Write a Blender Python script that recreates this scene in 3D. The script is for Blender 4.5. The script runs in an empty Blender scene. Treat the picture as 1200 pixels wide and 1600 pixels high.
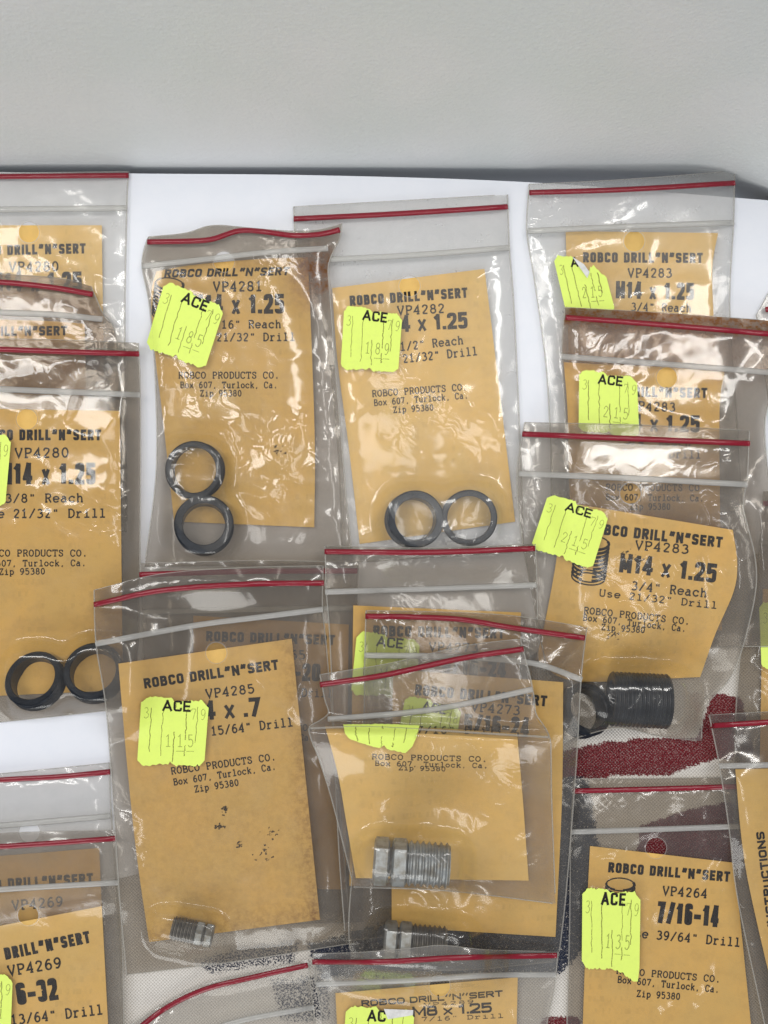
import bpy, math, random
import numpy as np

SC = bpy.context.scene
COL = SC.collection
random.seed(7)

# ------------------------------------------------------------------ camera, world, lamps, exposure
S = 0.0192            # centimetres per layout step on the table (one Blender unit = 1 cm)
DCAM = 33.0           # camera height over the board


def at(x, y, z):
    """layout position (steps right / down from the top left of the spread) and height -> point in space"""
    k = S * (DCAM - z) / DCAM
    return np.stack([(np.asarray(x, float) - 600) * k, (800 - np.asarray(y, float)) * k,
                     np.asarray(z, float) + 0 * np.asarray(x, float)], -1)


cam_d = bpy.data.cameras.new('camera')
cam = bpy.data.objects.new('camera', cam_d)
COL.objects.link(cam)
cam.location = (0, 0, DCAM)
cam_d.sensor_fit = 'VERTICAL'
cam_d.angle = 2 * math.atan(800 * S / DCAM)
cam_d.clip_start = 0.5
cam_d.clip_end = 2000
SC.camera = cam

world = bpy.data.worlds.new('World')
SC.world = world
world.use_nodes = True
bg = world.node_tree.nodes['Background']
bg.inputs[0].default_value = (0.80, 0.86, 1.0, 1)
bg.inputs[1].default_value = 0.42

LAMPS = [  # location, aim, size x, size y, power, colour
    ((-42, 20, 80), (0, 0, 0), 10, 50, 30000, (1.0, 0.98, 0.94)),
    ((40, 22, 85), (0, 0, 0), 8, 50, 30000, (1.0, 0.98, 0.94)),
    ((10, -15, 160), (0, 0, 0), 14, 80, 30000, (1.0, 0.98, 0.94)),
    ((-40, -120, 58), (0, 8, 2), 80, 60, 86000, (1.0, 1.0, 0.97)),  # low fill in front, added to brighten the wall; not on the ceiling
]
from mathutils import Vector
for loc, aim, sx, sy, p, c in LAMPS:
    ld = bpy.data.lights.new('ceiling_or_fill_lamp', 'AREA')
    ld.shape = 'RECTANGLE'
    ld.size, ld.size_y = sx, sy
    ld.energy = p
    ld.color = c
    lo = bpy.data.objects.new('ceiling_or_fill_lamp', ld)
    COL.objects.link(lo)
    lo.location = loc
    lo.rotation_euler = (Vector(aim) - Vector(loc)).to_track_quat('-Z', 'Y').to_euler()

SC.view_settings.view_transform = 'Standard'
SC.view_settings.look = 'None'
SC.view_settings.gamma = 1
SC.view_settings.use_curve_mapping = False
SC.view_settings.exposure = -0.2
SC.render.engine = 'CYCLES'
cy = SC.cycles
cy.use_denoising = True
cy.max_bounces = 8
cy.diffuse_bounces = 4
cy.glossy_bounces = 3
cy.transmission_bounces = 4
cy.transparent_max_bounces = 48
cy.caustics_reflective = False
cy.caustics_refractive = False
cy.sample_clamp_indirect = 6


# ------------------------------------------------------------------ node material helpers
class NT:
    def __init__(self, name):
        self.m = bpy.data.materials.new(name)
        self.m.use_nodes = True
        self.t = self.m.node_tree
        self.t.nodes.clear()
        self.out = self.t.nodes.new('ShaderNodeOutputMaterial')

    def n(self, kind, **kw):
        nd = self.t.nodes.new('ShaderNode' + kind)
        for k, v in kw.items():
            if k.startswith('i_'):
                self.put(nd, k[2:].replace('_', ' '), v)
            else:
                setattr(nd, k, v)
        return nd

    def put(self, nd, key, v):
        sock = nd.inputs[int(key)] if key.isdigit() else nd.inputs[key]
        if isinstance(v, bpy.types.NodeSocket):
            self.t.links.new(v, sock)
        elif isinstance(v, bpy.types.Node):
            self.t.links.new(v.outputs[0], sock)
        else:
            if isinstance(v, (tuple, list)) and len(v) == 3 and sock.type == 'RGBA':
                v = (*v, 1)
            sock.default_value = v

    def math(self, op, a, b=0.0, c=None, clamp=False):
        nd = self.n('Math', operation=op, use_clamp=clamp)
        self.put(nd, '0', a)
        self.put(nd, '1', b)
        if c is not None:
            self.put(nd, '2', c)
        return nd.outputs[0]

    def mix(self, f, a, b, blend='MIX'):
        nd = self.n('Mix', data_type='RGBA', blend_type=blend)
        self.put(nd, '0', f)
        self.put(nd, '6', a)
        self.put(nd, '7', b)
        return nd.outputs[2]

    def mixs(self, f, a, b):
        nd = self.n('MixShader')
        self.put(nd, '0', f)
        self.put(nd, '1', a)
        self.put(nd, '2', b)
        return nd.outputs[0]

    def ramp(self, v, a, b):
        nd = self.n('MapRange', i_From_Min=a, i_From_Max=b)
        self.put(nd, 'Value', v)
        nd.interpolation_type = 'SMOOTHSTEP'
        return nd.outputs[0]

    def noise(self, scale, detail=2, rough=0.5, vec=None, dist=0.0):
        nd = self.n('TexNoise', i_Scale=scale, i_Detail=detail, i_Roughness=rough, i_Distortion=dist)
        self.put(nd, 'Vector', vec if vec is not None else self.obj())
        return nd.outputs['Fac']

    def obj(self):
        if not hasattr(self, '_o'):
            self._o = self.n('NewGeometry').outputs['Position']
        return self._o

    def attr(self, name):
        return self.n('Attribute', attribute_name=name).outputs['Fac']

    def bump(self, h, strength=0.3, dist=0.05):
        nd = self.n('Bump', i_Strength=strength, i_Distance=dist)
        self.put(nd, 'Height', h)
        return nd.outputs[0]

    def principled(self, **kw):
        nd = self.n('BsdfPrincipled')
        for k, v in kw.items():
            self.put(nd, k.replace('_', ' '), v)
        return nd

    def done(self, sh):
        self.t.links.new(sh if isinstance(sh, bpy.types.NodeSocket) else sh.outputs[0], self.out.inputs[0])
        return self.m


def mat_film():
    k = NT('bag film')
    haze, rust, smoke = k.attr('haze'), k.attr('rust'), k.attr('smoke')
    uv = k.n('UVMap', uv_map='hole').outputs[0]
    ln = k.n('VectorMath', operation='LENGTH')
    k.put(ln, '0', uv)
    r = ln.outputs['Value']
    inside = k.math('LESS_THAN', r, 1.0)
    rim = k.math('MULTIPLY', k.math('LESS_THAN', r, 1.09), 0.25)
    # creases and small dents of thin polythene
    n1 = k.noise(0.6, 1, 0.5, dist=0.7)
    n2 = k.noise(1.7, 1, 0.5, dist=1.0)
    n3 = k.noise(22, 2, 0.6)
    ridge = k.math('SUBTRACT', 1.0, k.math('MULTIPLY', k.math('ABSOLUTE', k.math('SUBTRACT', n2, 0.5)), 6.0, clamp=True))
    ridge = k.math('POWER', ridge, 3.0)
    patch = k.ramp(k.noise(0.35, 1), 0.45, 0.65)
    h = k.math('ADD', k.math('MULTIPLY', n1, 0.9), k.math('MULTIPLY', n2, 0.20))
    h = k.math('ADD', h, k.math('MULTIPLY', k.math('MULTIPLY', ridge, patch), 0.05))
    h = k.math('ADD', h, k.math('MULTIPLY', n3, 0.0012))
    calm = k.ramp(k.noise(0.30, 2, 0.5), 0.40, 0.66)
    h = k.math('MULTIPLY', h, k.math('ADD', 0.22, k.math('MULTIPLY', calm, 0.78)))
    bmp = k.bump(h, 0.31, 0.35)
    dust = k.math('MULTIPLY', k.ramp(k.noise(55, 2, 0.7), 0.62, 0.74), 0.10)
    cloud = k.math('MULTIPLY', k.math('SUBTRACT', k.noise(1.3, 4, 0.65), 0.5), 0.16)
    rn = k.math('MULTIPLY', rust, k.math('ADD', 0.35, k.ramp(k.noise(4, 5, 0.75), 0.3, 0.75)), clamp=True)
    hz = k.math('ADD', k.math('ADD', haze, dust), k.math('ADD', cloud, rim))
    hz = k.math('ADD', hz, k.math('MULTIPLY', rn, 0.6))
    hz = k.math('MINIMUM', k.math('MAXIMUM', hz, 0.03), 0.93)
    colh = k.mix(rn, k.mix(smoke, (0.84, 0.835, 0.81), (0.46, 0.43, 0.385)), (0.30, 0.12, 0.03))
    tcol = k.mix(smoke, (0.985, 0.98, 0.97), (0.58, 0.515, 0.425))
    tcol = k.mix(rn, tcol, (0.55, 0.36, 0.22))
    tr = k.n('BsdfTransparent', i_Color=tcol)
    df = k.n('BsdfDiffuse', i_Color=colh)
    tl = k.n('BsdfTranslucent', i_Color=colh)
    body = k.mixs(hz, tr, k.mixs(0.5, df, tl))
    gl = k.mixs(0.68, k.n('BsdfGlossy', i_Roughness=0.22, i_Normal=bmp), k.n('BsdfGlossy', i_Roughness=0.09, i_Normal=bmp))
    lw = k.n('LayerWeight', i_Blend=0.5, i_Normal=bmp)
    f = k.math('ADD', 0.045, k.math('MULTIPLY', k.math('POWER', lw.outputs['Facing'], 5.0), 0.7))
    surf = k.mixs(f, body, gl)
    clear = k.n('BsdfTransparent')
    return k.done(k.mixs(inside, surf, clear))


def mat_plastic(name, col, rough=0.25, clear=0.0, spec=0.5):
    k = NT(name)
    n = k.noise(9, 3, 0.6)
    c = k.mix(k.math('MULTIPLY', n, 0.5), col, tuple(v * 0.75 for v in col))
    b = k.bump(k.noise(3.5, 2), 0.25, 0.1)
    p = k.principled(Base_Color=c, Roughness=rough, Normal=b)
    p.inputs['Specular IOR Level'].default_value = spec
    if clear:
        tr = k.n('BsdfTransparent', i_Color=(0.9, 0.9, 0.88))
        return k.done(k.mixs(clear, p, tr))
    return k.done(p)


def mat_card():
    k = NT('yellow card stock')
    big = k.noise(0.5, 3, 0.6)
    mid = k.noise(2.2, 5, 0.7)
    fine = k.noise(45, 3, 0.7)
    info = k.n('ObjectInfo').outputs['Random']
    c = k.mix(k.ramp(big, 0.35, 0.65), (0.87, 0.53, 0.145), (0.79, 0.51, 0.155))
    c = k.mix(k.math('MULTIPLY', k.ramp(mid, 0.42, 0.72), 0.55), c, (0.66, 0.41, 0.125))
    c = k.mix(k.math('MULTIPLY', info, 0.3), c, (0.68, 0.48, 0.19))
    st = k.attr('stain')
    sn = k.math('MULTIPLY', st, k.math('ADD', 0.35, k.ramp(k.noise(5, 5, 0.75), 0.35, 0.7)), clamp=True)
    c = k.mix(sn, c, (0.20, 0.085, 0.025))
    speck = k.ramp(k.noise(26, 3, 0.75), 0.70, 0.76)
    c = k.mix(k.math('MULTIPLY', speck, 0.35), c, (0.25, 0.15, 0.06))
    c = k.mix(k.math('MULTIPLY', fine, 0.14), c, (0.5, 0.3, 0.1))
    # printing of the back face showing faintly through the paper: broken lines of small type
    sp = k.n('SeparateXYZ')
    k.put(sp, '0', k.obj())
    rows = k.math('GREATER_THAN', k.math('SINE', k.math('MULTIPLY', sp.outputs[1], 2 * math.pi / 0.36)), 0.1)
    mp = k.n('Mapping', i_Scale=(7.0, 1.2, 1.0))
    k.put(mp, 'Vector', k.obj())
    ghost = k.math('MULTIPLY', rows, k.ramp(k.noise(1.0, 2, 0.6, vec=mp.outputs[0]), 0.5, 0.62))
    ghost = k.math('MULTIPLY', ghost, k.ramp(k.noise(0.45, 1), 0.48, 0.6))
    c = k.mix(k.math('MULTIPLY', ghost, 0.16), c, (0.38, 0.26, 0.09))
    p = k.principled(Base_Color=c, Roughness=0.72, Normal=k.bump(k.math('ADD', fine, k.math('MULTIPLY', mid, 4.0)), 0.25, 0.02))
    p.inputs['Specular IOR Level'].default_value = 0.2
    return k.done(p)


def mat_ink(name, col, wear=0.35, base=0.0):
    k = NT(name)
    n = k.noise(40, 3, 0.7)
    w = k.ramp(n, 0.50, 0.70)
    f = k.math('ADD', base, k.math('MULTIPLY', w, wear))
    d = k.principled(Base_Color=col, Roughness=0.6)
    d.inputs['Specular IOR Level'].default_value = 0.2
    return k.done(k.mixs(f, d, k.n('BsdfTransparent')))


def mat_sticker():
    k = NT('neon sticker paper')
    n = k.noise(6, 4, 0.7)
    f = k.noise(60, 2, 0.6)
    c = k.mix(k.math('MULTIPLY', k.ramp(n, 0.4, 0.8), 0.35), (0.74, 0.90, 0.17), (0.64, 0.77, 0.17))
    c = k.mix(k.math('MULTIPLY', k.ramp(k.noise(30, 3, 0.8), 0.66, 0.75), 0.3), c, (0.35, 0.40, 0.06))
    p = k.principled(Base_Color=c, Roughness=0.55, Normal=k.bump(f, 0.2, 0.01))
    p.inputs['Specular IOR Level'].default_value = 0.3
    return k.done(p)


def mat_wall():
    k = NT('moulded grey plastic')
    g = k.noise(9.5, 3, 0.55)
    v = k.n('TexVoronoi', i_Scale=7.0)
    k.put(v, 'Vector', k.obj())
    h = k.math('ADD', g, k.math('MULTIPLY', v.outputs['Distance'], 0.5))
    c = k.mix(k.ramp(k.noise(0.25, 2), 0.3, 0.7), (0.71, 0.735, 0.715), (0.76, 0.765, 0.755))
    p = k.principled(Base_Color=c, Roughness=0.42, Normal=k.bump(h, 0.27, 0.05))
    return k.done(p)


def mat_simple(name, c1, c2, scale, rough, bump=0.1, metal=0.0, bscale=30.0, spec=0.5):
    k = NT(name)
    c = k.mix(k.ramp(k.noise(scale, 4, 0.65), 0.35, 0.7), c1, c2)
    p = k.principled(Base_Color=c, Roughness=k.math('ADD', rough - 0.06, k.math('MULTIPLY', k.noise(scale * 2, 3), 0.14)),
                     Metallic=metal, Normal=k.bump(k.noise(bscale, 3, 0.6), bump, 0.02))
    p.inputs['Specular IOR Level'].default_value = spec
    return k.done(p)


def mat_cloth():
    k = NT('woven cloth')
    pos = k.obj()
    sep = k.n('SeparateXYZ')
    k.put(sep, '0', pos)
    X, Y = sep.outputs[0], sep.outputs[1]
    w = 2 * math.pi / 0.105
    sx = k.math('SINE', k.math('MULTIPLY', X, w))
    sy = k.math('SINE', k.math('MULTIPLY', Y, w))
    weave = k.math('MULTIPLY', sx, sy)
    height = k.math('ADD', weave, k.math('MULTIPLY', k.noise(30, 2), 0.8))
    fleck = k.noise(19, 3, 0.7)
    fl = k.math('MULTIPLY', k.math('SUBTRACT', fleck, 0.5), 2.6)
    fl = k.math('ADD', fl, k.math('MULTIPLY', weave, 0.16))
    red = k.math('GREATER_THAN', k.math('ADD', k.attr('red'), k.math('MULTIPLY', fl, 0.55)), 0.52)
    navy = k.math('GREATER_THAN', k.math('ADD', k.attr('navy'), k.math('MULTIPLY', fl, 0.85)), 0.55)
    thr = k.ramp(weave, -0.9, 0.5)
    base = k.mix(thr, (0.56, 0.52, 0.46), (0.84, 0.80, 0.74))
    rc = k.mix(k.ramp(k.noise(24, 2, 0.7), 0.35, 0.65), (0.09, 0.008, 0.012), (0.20, 0.022, 0.028))
    nc = k.mix(k.ramp(k.noise(24, 2, 0.7), 0.35, 0.65), (0.012, 0.016, 0.035), (0.05, 0.06, 0.095))
    wf = k.math('MULTIPLY', k.ramp(k.math('ADD', k.noise(34, 3, 0.75), k.math('MULTIPLY', weave, 0.06)), 0.53, 0.64), 0.6)
    rc = k.mix(wf, rc, (0.55, 0.45, 0.42))
    nc = k.mix(k.math('MULTIPLY', wf, 0.5), nc, (0.5, 0.48, 0.45))
    c = k.mix(red, base, rc)
    c = k.mix(navy, c, nc)
    p = k.principled(Base_Color=c, Roughness=0.9, Normal=k.bump(height, 0.6, 0.03))
    p.inputs['Specular IOR Level'].default_value = 0.1
    return k.done(p)


M = dict(
    film=mat_film(),
    stripe=mat_plastic('red zip stripe', (0.27, 0.005, 0.020), 0.28, 0.10),
    track=mat_plastic('clear zip ridge', (0.66, 0.65, 0.62), 0.2, 0.55),
    seam=mat_plastic('welded film edge', (0.60, 0.57, 0.52), 0.3, 0.68),
    card=mat_card(),
    ink=mat_ink('black printing ink', (0.014, 0.012, 0.011), 0.25),
    fade=mat_ink('pale price ink', (0.30, 0.33, 0.09), 0.5, 0.42),
    cut=mat_ink('price tag slits', (0.20, 0.19, 0.05), 1.0, 0.22),
    soot=mat_ink('soot smear', (0.04, 0.03, 0.02), 0.9, 0.1),
    torn=mat_simple('torn paper backing', (0.75, 0.74, 0.72), (0.6, 0.6, 0.58), 6, 0.8),
    sticker=mat_sticker(),
    wall=mat_wall(),
    board=mat_simple('white board', (0.80, 0.815, 0.86), (0.78, 0.80, 0.85), 1.5, 0.55, 0.03),
    table=mat_simple('dark table top', (0.10, 0.095, 0.09), (0.07, 0.065, 0.06), 1.0, 0.6),
    black=mat_simple('black oxide steel', (0.004, 0.006, 0.010), (0.013, 0.018, 0.026), 5, 0.36, 0.25, 0.3),
    zinc=mat_simple('zinc plated steel', (0.42, 0.45, 0.46), (0.26, 0.245, 0.21), 3, 0.42, 0.3, 0.6),
    dull=mat_simple('dull grey steel', (0.20, 0.19, 0.17), (0.12, 0.11, 0.10), 4, 0.45, 0.3, 0.6),
    cloth=mat_cloth(),
)


# ------------------------------------------------------------------ mesh helpers
def link(o, parent=None):
    COL.objects.link(o)
    if parent is not None:
        o.parent = parent
    return o


WORLD = {}


def mesh(name, V, F, mat, parent=None, smooth=True, loc=None, attrs=None, uv=None):
    """V n x 3 world points, F list of faces or an m x 4 array; one object"""
    V = np.asarray(V, float)
    base = WORLD.get(parent.name, (0, 0, 0)) if parent is not None else (loc if loc is not None else V.mean(0))
    base = np.asarray(base, float)
    me = bpy.data.meshes.new(name)
    if isinstance(F, np.ndarray):
        k = F.shape[1]
        me.vertices.add(len(V))
        me.vertices.foreach_set('co', (V - base).astype(np.float32).ravel())
        me.loops.add(F.size)
        me.loops.foreach_set('vertex_index', F.astype(np.int32).ravel())
        me.polygons.add(len(F))
        me.polygons.foreach_set('loop_start', np.arange(0, F.size, k, dtype=np.int32))
        me.update(calc_edges=True)
    else:
        me.from_pydata([tuple(v) for v in (V - base)], [], F)
    me.polygons.foreach_set('use_smooth', np.full(len(me.polygons), smooth))
    if attrs:
        for an, av in attrs.items():
            a = me.attributes.new(an, 'FLOAT', 'POINT')
            a.data.foreach_set('value', np.asarray(av, np.float32).ravel())
    if uv is not None:
        for un, uvv in uv.items():
            l = me.uv_layers.new(name=un)
            idx = np.empty(len(me.loops), np.int32)
            me.loops.foreach_get('vertex_index', idx)
            l.data.foreach_set('uv', np.asarray(uvv, np.float32)[idx].ravel())
    me.validate()
    me.materials.append(mat)
    o = bpy.data.objects.new(name, me)
    link(o, parent)
    if parent is None:
        o.location = base
    WORLD[o.name] = tuple(base)
    return o


def thing(name, label, cat, loc, group=None):
    o = bpy.data.objects.new(name, None)
    o.empty_display_size = 0.5
    COL.objects.link(o)
    o.location = loc
    WORLD[o.name] = tuple(loc)
    return tag(o, label, cat, group)


def tag(o, label, cat, group=None, kind=None):
    o['label'] = label
    o['category'] = cat
    if group:
        o['group'] = group
    if kind:
        o['kind'] = kind
    return o


def quads(nr, nc, flip=False):
    i = np.arange((nr - 1) * (nc - 1))
    r, c = i // (nc - 1), i % (nc - 1)
    a = r * nc + c
    q = np.stack([a, a + nc, a + nc + 1, a + 1], 1)
    return q[:, ::-1] if flip else q


def catmull(P, sub=10):
    P = np.asarray(P, float)
    if len(P) < 3:
        return P
    Q = np.vstack([2 * P[0] - P[1], P, 2 * P[-1] - P[-2]])
    out = []
    t = np.linspace(0, 1, sub, endpoint=False)[:, None]
    for i in range(len(P) - 1):
        a, b, c, d = Q[i:i + 4]
        out.append(0.5 * (2 * b + (c - a) * t + (2 * a - 5 * b + 4 * c - d) * t * t + (-a + 3 * b - 3 * c + d) * t ** 3))
    out.append(P[-1:])
    return np.vstack(out)


def resample(P, n):
    P = np.asarray(P, float)
    d = np.r_[0, np.cumsum(np.linalg.norm(np.diff(P, axis=0), axis=1))]
    t = np.linspace(0, d[-1], n)
    return np.stack([np.interp(t, d, P[:, k]) for k in range(P.shape[1])], 1)


def coons(top, bottom, left, right, step, smooth=True):
    """grid of layout positions (nr, nc, 2) inside four edge lines; left/right hold only the points between corners"""
    sm = catmull if smooth else (lambda p: np.asarray(p, float))
    T, B = sm(top), sm(bottom)
    L = sm([top[0]] + list(left) + [bottom[0]])
    R = sm([top[-1]] + list(right) + [bottom[-1]])
    wd = lambda p: np.linalg.norm(np.diff(p, axis=0), axis=1).sum()
    nc = max(3, int(max(wd(T), wd(B)) / step) + 1)
    nr = max(3, int(max(wd(L), wd(R)) / step) + 1)
    T, B, L, R = resample(T, nc), resample(B, nc), resample(L, nr), resample(R, nr)
    u = np.linspace(0, 1, nc)[None, :, None]
    v = np.linspace(0, 1, nr)[:, None, None]
    P = (1 - v) * T[None] + v * B[None] + (1 - u) * L[:, None] + u * R[:, None] \
        - ((1 - u) * (1 - v) * T[0] + u * (1 - v) * T[-1] + (1 - u) * v * B[0] + u * v * B[-1])
    return P


# ------------------------------------------------------------------ height field of the pile
G = 3.0
X0, Y0, X1, Y1 = -300, 180, 1500, 2000
NX, NY = int((X1 - X0) / G) + 1, int((Y1 - Y0) / G) + 1
GX, GY = np.meshgrid(X0 + G * np.arange(NX), Y0 + G * np.arange(NY))


def sample(F, x, y):
    fx = np.clip((np.asarray(x, float) - X0) / G, 0, NX - 1.001)
    fy = np.clip((np.asarray(y, float) - Y0) / G, 0, NY - 1.001)
    i, j = fx.astype(int), fy.astype(int)
    a, b = fx - i, fy - j
    return (F[j, i] * (1 - a) + F[j, i + 1] * a) * (1 - b) + (F[j + 1, i] * (1 - a) + F[j + 1, i + 1] * a) * b


def sh(F, d, ax):
    out = np.roll(F, d, ax)
    if ax == 0:
        if d > 0: out[:d] = F[:1]
        elif d < 0: out[d:] = F[-1:]
    else:
        if d > 0: out[:, :d] = F[:, :1]
        elif d < 0: out[:, d:] = F[:, -1:]
    return out


def dilate(F, r):
    for ax in (0, 1):
        acc, done = F, 0
        while done < r:                      # doubling windows
            s = min(max(done, 1), r - done)
            acc = np.maximum(np.maximum(acc, sh(acc, s, ax)), sh(acc, -s, ax))
            done += s
        F = acc
    return F


def blur(F, r):
    for ax in (0, 1):
        pad = [(0, 0), (0, 0)]
        pad[ax] = (r + 1, r)
        P = np.pad(F, pad, mode='edge')
        C = np.cumsum(P, axis=ax)
        n = F.shape[ax]
        F = (np.take(C, np.arange(2 * r + 1, 2 * r + 1 + n), ax) - np.take(C, np.arange(0, n), ax)) / (2 * r + 1)
    return F


def inpoly(P, x=None, y=None):
    x = GX if x is None else x
    y = GY if y is None else y
    inside = np.zeros(x.shape, bool)
    P = np.asarray(P, float)
    for (xa, ya), (xb, yb) in zip(P, np.roll(P, -1, 0)):
        if ya == yb:
            continue
        c = (ya > y) != (yb > y)
        inside ^= c & (x < (xb - xa) * (y - ya) / (yb - ya) + xa)
    return inside


RNG = np.random.default_rng(11)


def vnoise(x, y, wl, seed):
    rg = np.random.default_rng(seed)
    T = rg.random((64, 64)) * 2 - 1
    fx, fy = x / wl, y / wl
    i, j = np.floor(fx).astype(int), np.floor(fy).astype(int)
    a, b = fx - i, fy - j
    a, b = a * a * a * (a * (a * 6 - 15) + 10), b * b * b * (b * (b * 6 - 15) + 10)
    g = lambda ii, jj: T[jj % 64, ii % 64]
    return (g(i, j) * (1 - a) + g(i + 1, j) * a) * (1 - b) + (g(i, j + 1) * (1 - a) + g(i + 1, j + 1) * a) * b


def segdist(x, y, a, b):
    a, b = np.asarray(a, float), np.asarray(b, float)
    d = b - a
    t = np.clip(((x - a[0]) * d[0] + (y - a[1]) * d[1]) / (d @ d), 0, 1)
    return np.hypot(x - a[0] - t * d[0], y - a[1] - t * d[1])


# ------------------------------------------------------------------ stroke lettering
SANS = {
    'R': [('l', (0, 0, 0, 1)), ('r', (0, 1, 1, 1, 1, .5, 0, .5)), ('l', (.5, .5, 1, 0))],
    'O': [('r', (0, .5, 0, 1, 1, 1, 1, 0, 0, 0, 0, .5))],
    'B': [('l', (0, 0, 0, 1)), ('r', (0, 1, .93, 1, .93, .53, 0, .53)), ('r', (0, .53, 1, .53, 1, 0, 0, 0))],
    'C': [('r', (1, .70, 1, 1, 0, 1, 0, 0, 1, 0, 1, .30))],
    'D': [('l', (0, 0, 0, 1)), ('r', (0, 1, 1, 1, 1, 0, 0, 0))],
    'I': [('l', (0, 0, 0, 1))],
    'L': [('l', (0, 1, 0, 0, 1, 0))],
    'N': [('l', (0, 0, 0, 1)), ('l', (0, 1, 1, 0)), ('l', (1, 0, 1, 1))],
    'S': [('r', (1, .77, 1, 1, 0, 1, 0, .52, 1, .48, 1, 0, 0, 0, 0, .23))],
    'E': [('l', (1, 1, 0, 1, 0, 0, 1, 0)), ('l', (0, .5, .85, .5))],
    'T': [('l', (0, 1, 1, 1)), ('l', (.5, 1, .5, 0))],
    'M': [('l', (0, 0, 0, 1)), ('l', (0, 1, .5, .2)), ('l', (.5, .2, 1, 1)), ('l', (1, 1, 1, 0))],
    'A': [('l', (0, 0, .5, 1)), ('l', (.5, 1, 1, 0)), ('l', (.2, .28, .8, .28))],
    'U': [('r', (0, 1, 0, 0, 1, 0, 1, 1))],
    '0': [('r', (0, .5, 0, 1, 1, 1, 1, 0, 0, 0, 0, .5))],
    '1': [('l', (.7, 0, .7, 1)), ('l', (.7, .95, .05, .8))],
    '2': [('r', (0, .74, 0, 1, 1, 1, 1, .56, 0, .06)), ('l', (0, 0, 1, 0))],
    '3': [('r', (0, .82, 0, 1, 1, 1, 1, .53, .72, .53)), ('r', (.72, .53, 1, .53, 1, 0, 0, 0, 0, .18))],
    '4': [('l', (.72, 0, .72, 1)), ('l', (.68, 1, 0, .27)), ('l', (0, .24, 1, .24))],
    '5': [('l', (.95, 1, .05, 1, .05, .54)), ('r', (.05, .58, 1, .64, 1, 0, 0, 0, 0, .17))],
    '6': [('r', (1, .80, 1, 1, 0, 1, 0, 0, 1, 0, 1, .57, 0, .57))],
    '7': [('l', (0, 1, 1, 1, .35, 0))],
    '8': [('r', (.5, .53, .06, .53, .06, 1, .94, 1, .94, .53, .5, .53)), ('r', (.5, .53, 0, .53, 0, 0, 1, 0, 1, .53, .5, .53))],
    '9': [('r', (0, .26, 0, 0, 1, 0, 1, 1, 0, 1, 0, .43, 1, .43))],
    'x': [('l', (0, 0, 1, .62)), ('l', (0, .62, 1, 0))],
    '.': [('l', (0, -.02, 0, .04))],
    '-': [('l', (0, .38, 1, .38))],
    '/': [('l', (0, 0, 1, 1))],
    '<': [('l', (0.02, .70, .25, 1.06)), ('l', (.75, .70, .98, 1.06))],
    '>': [('l', (0.02, .70, .25, 1.06)), ('l', (.75, .70, .98, 1.06))],
    ' ': [],
}
SANS_W = {'I': 0.0, 'M': 1.3, '1': .62, '.': 0.0, ' ': .25, '<': .75, '>': .75, 'x': .8, '-': .7, 'N': 1.1, 'A': 1.2, 'E': .85, 'L': .8}
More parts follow.
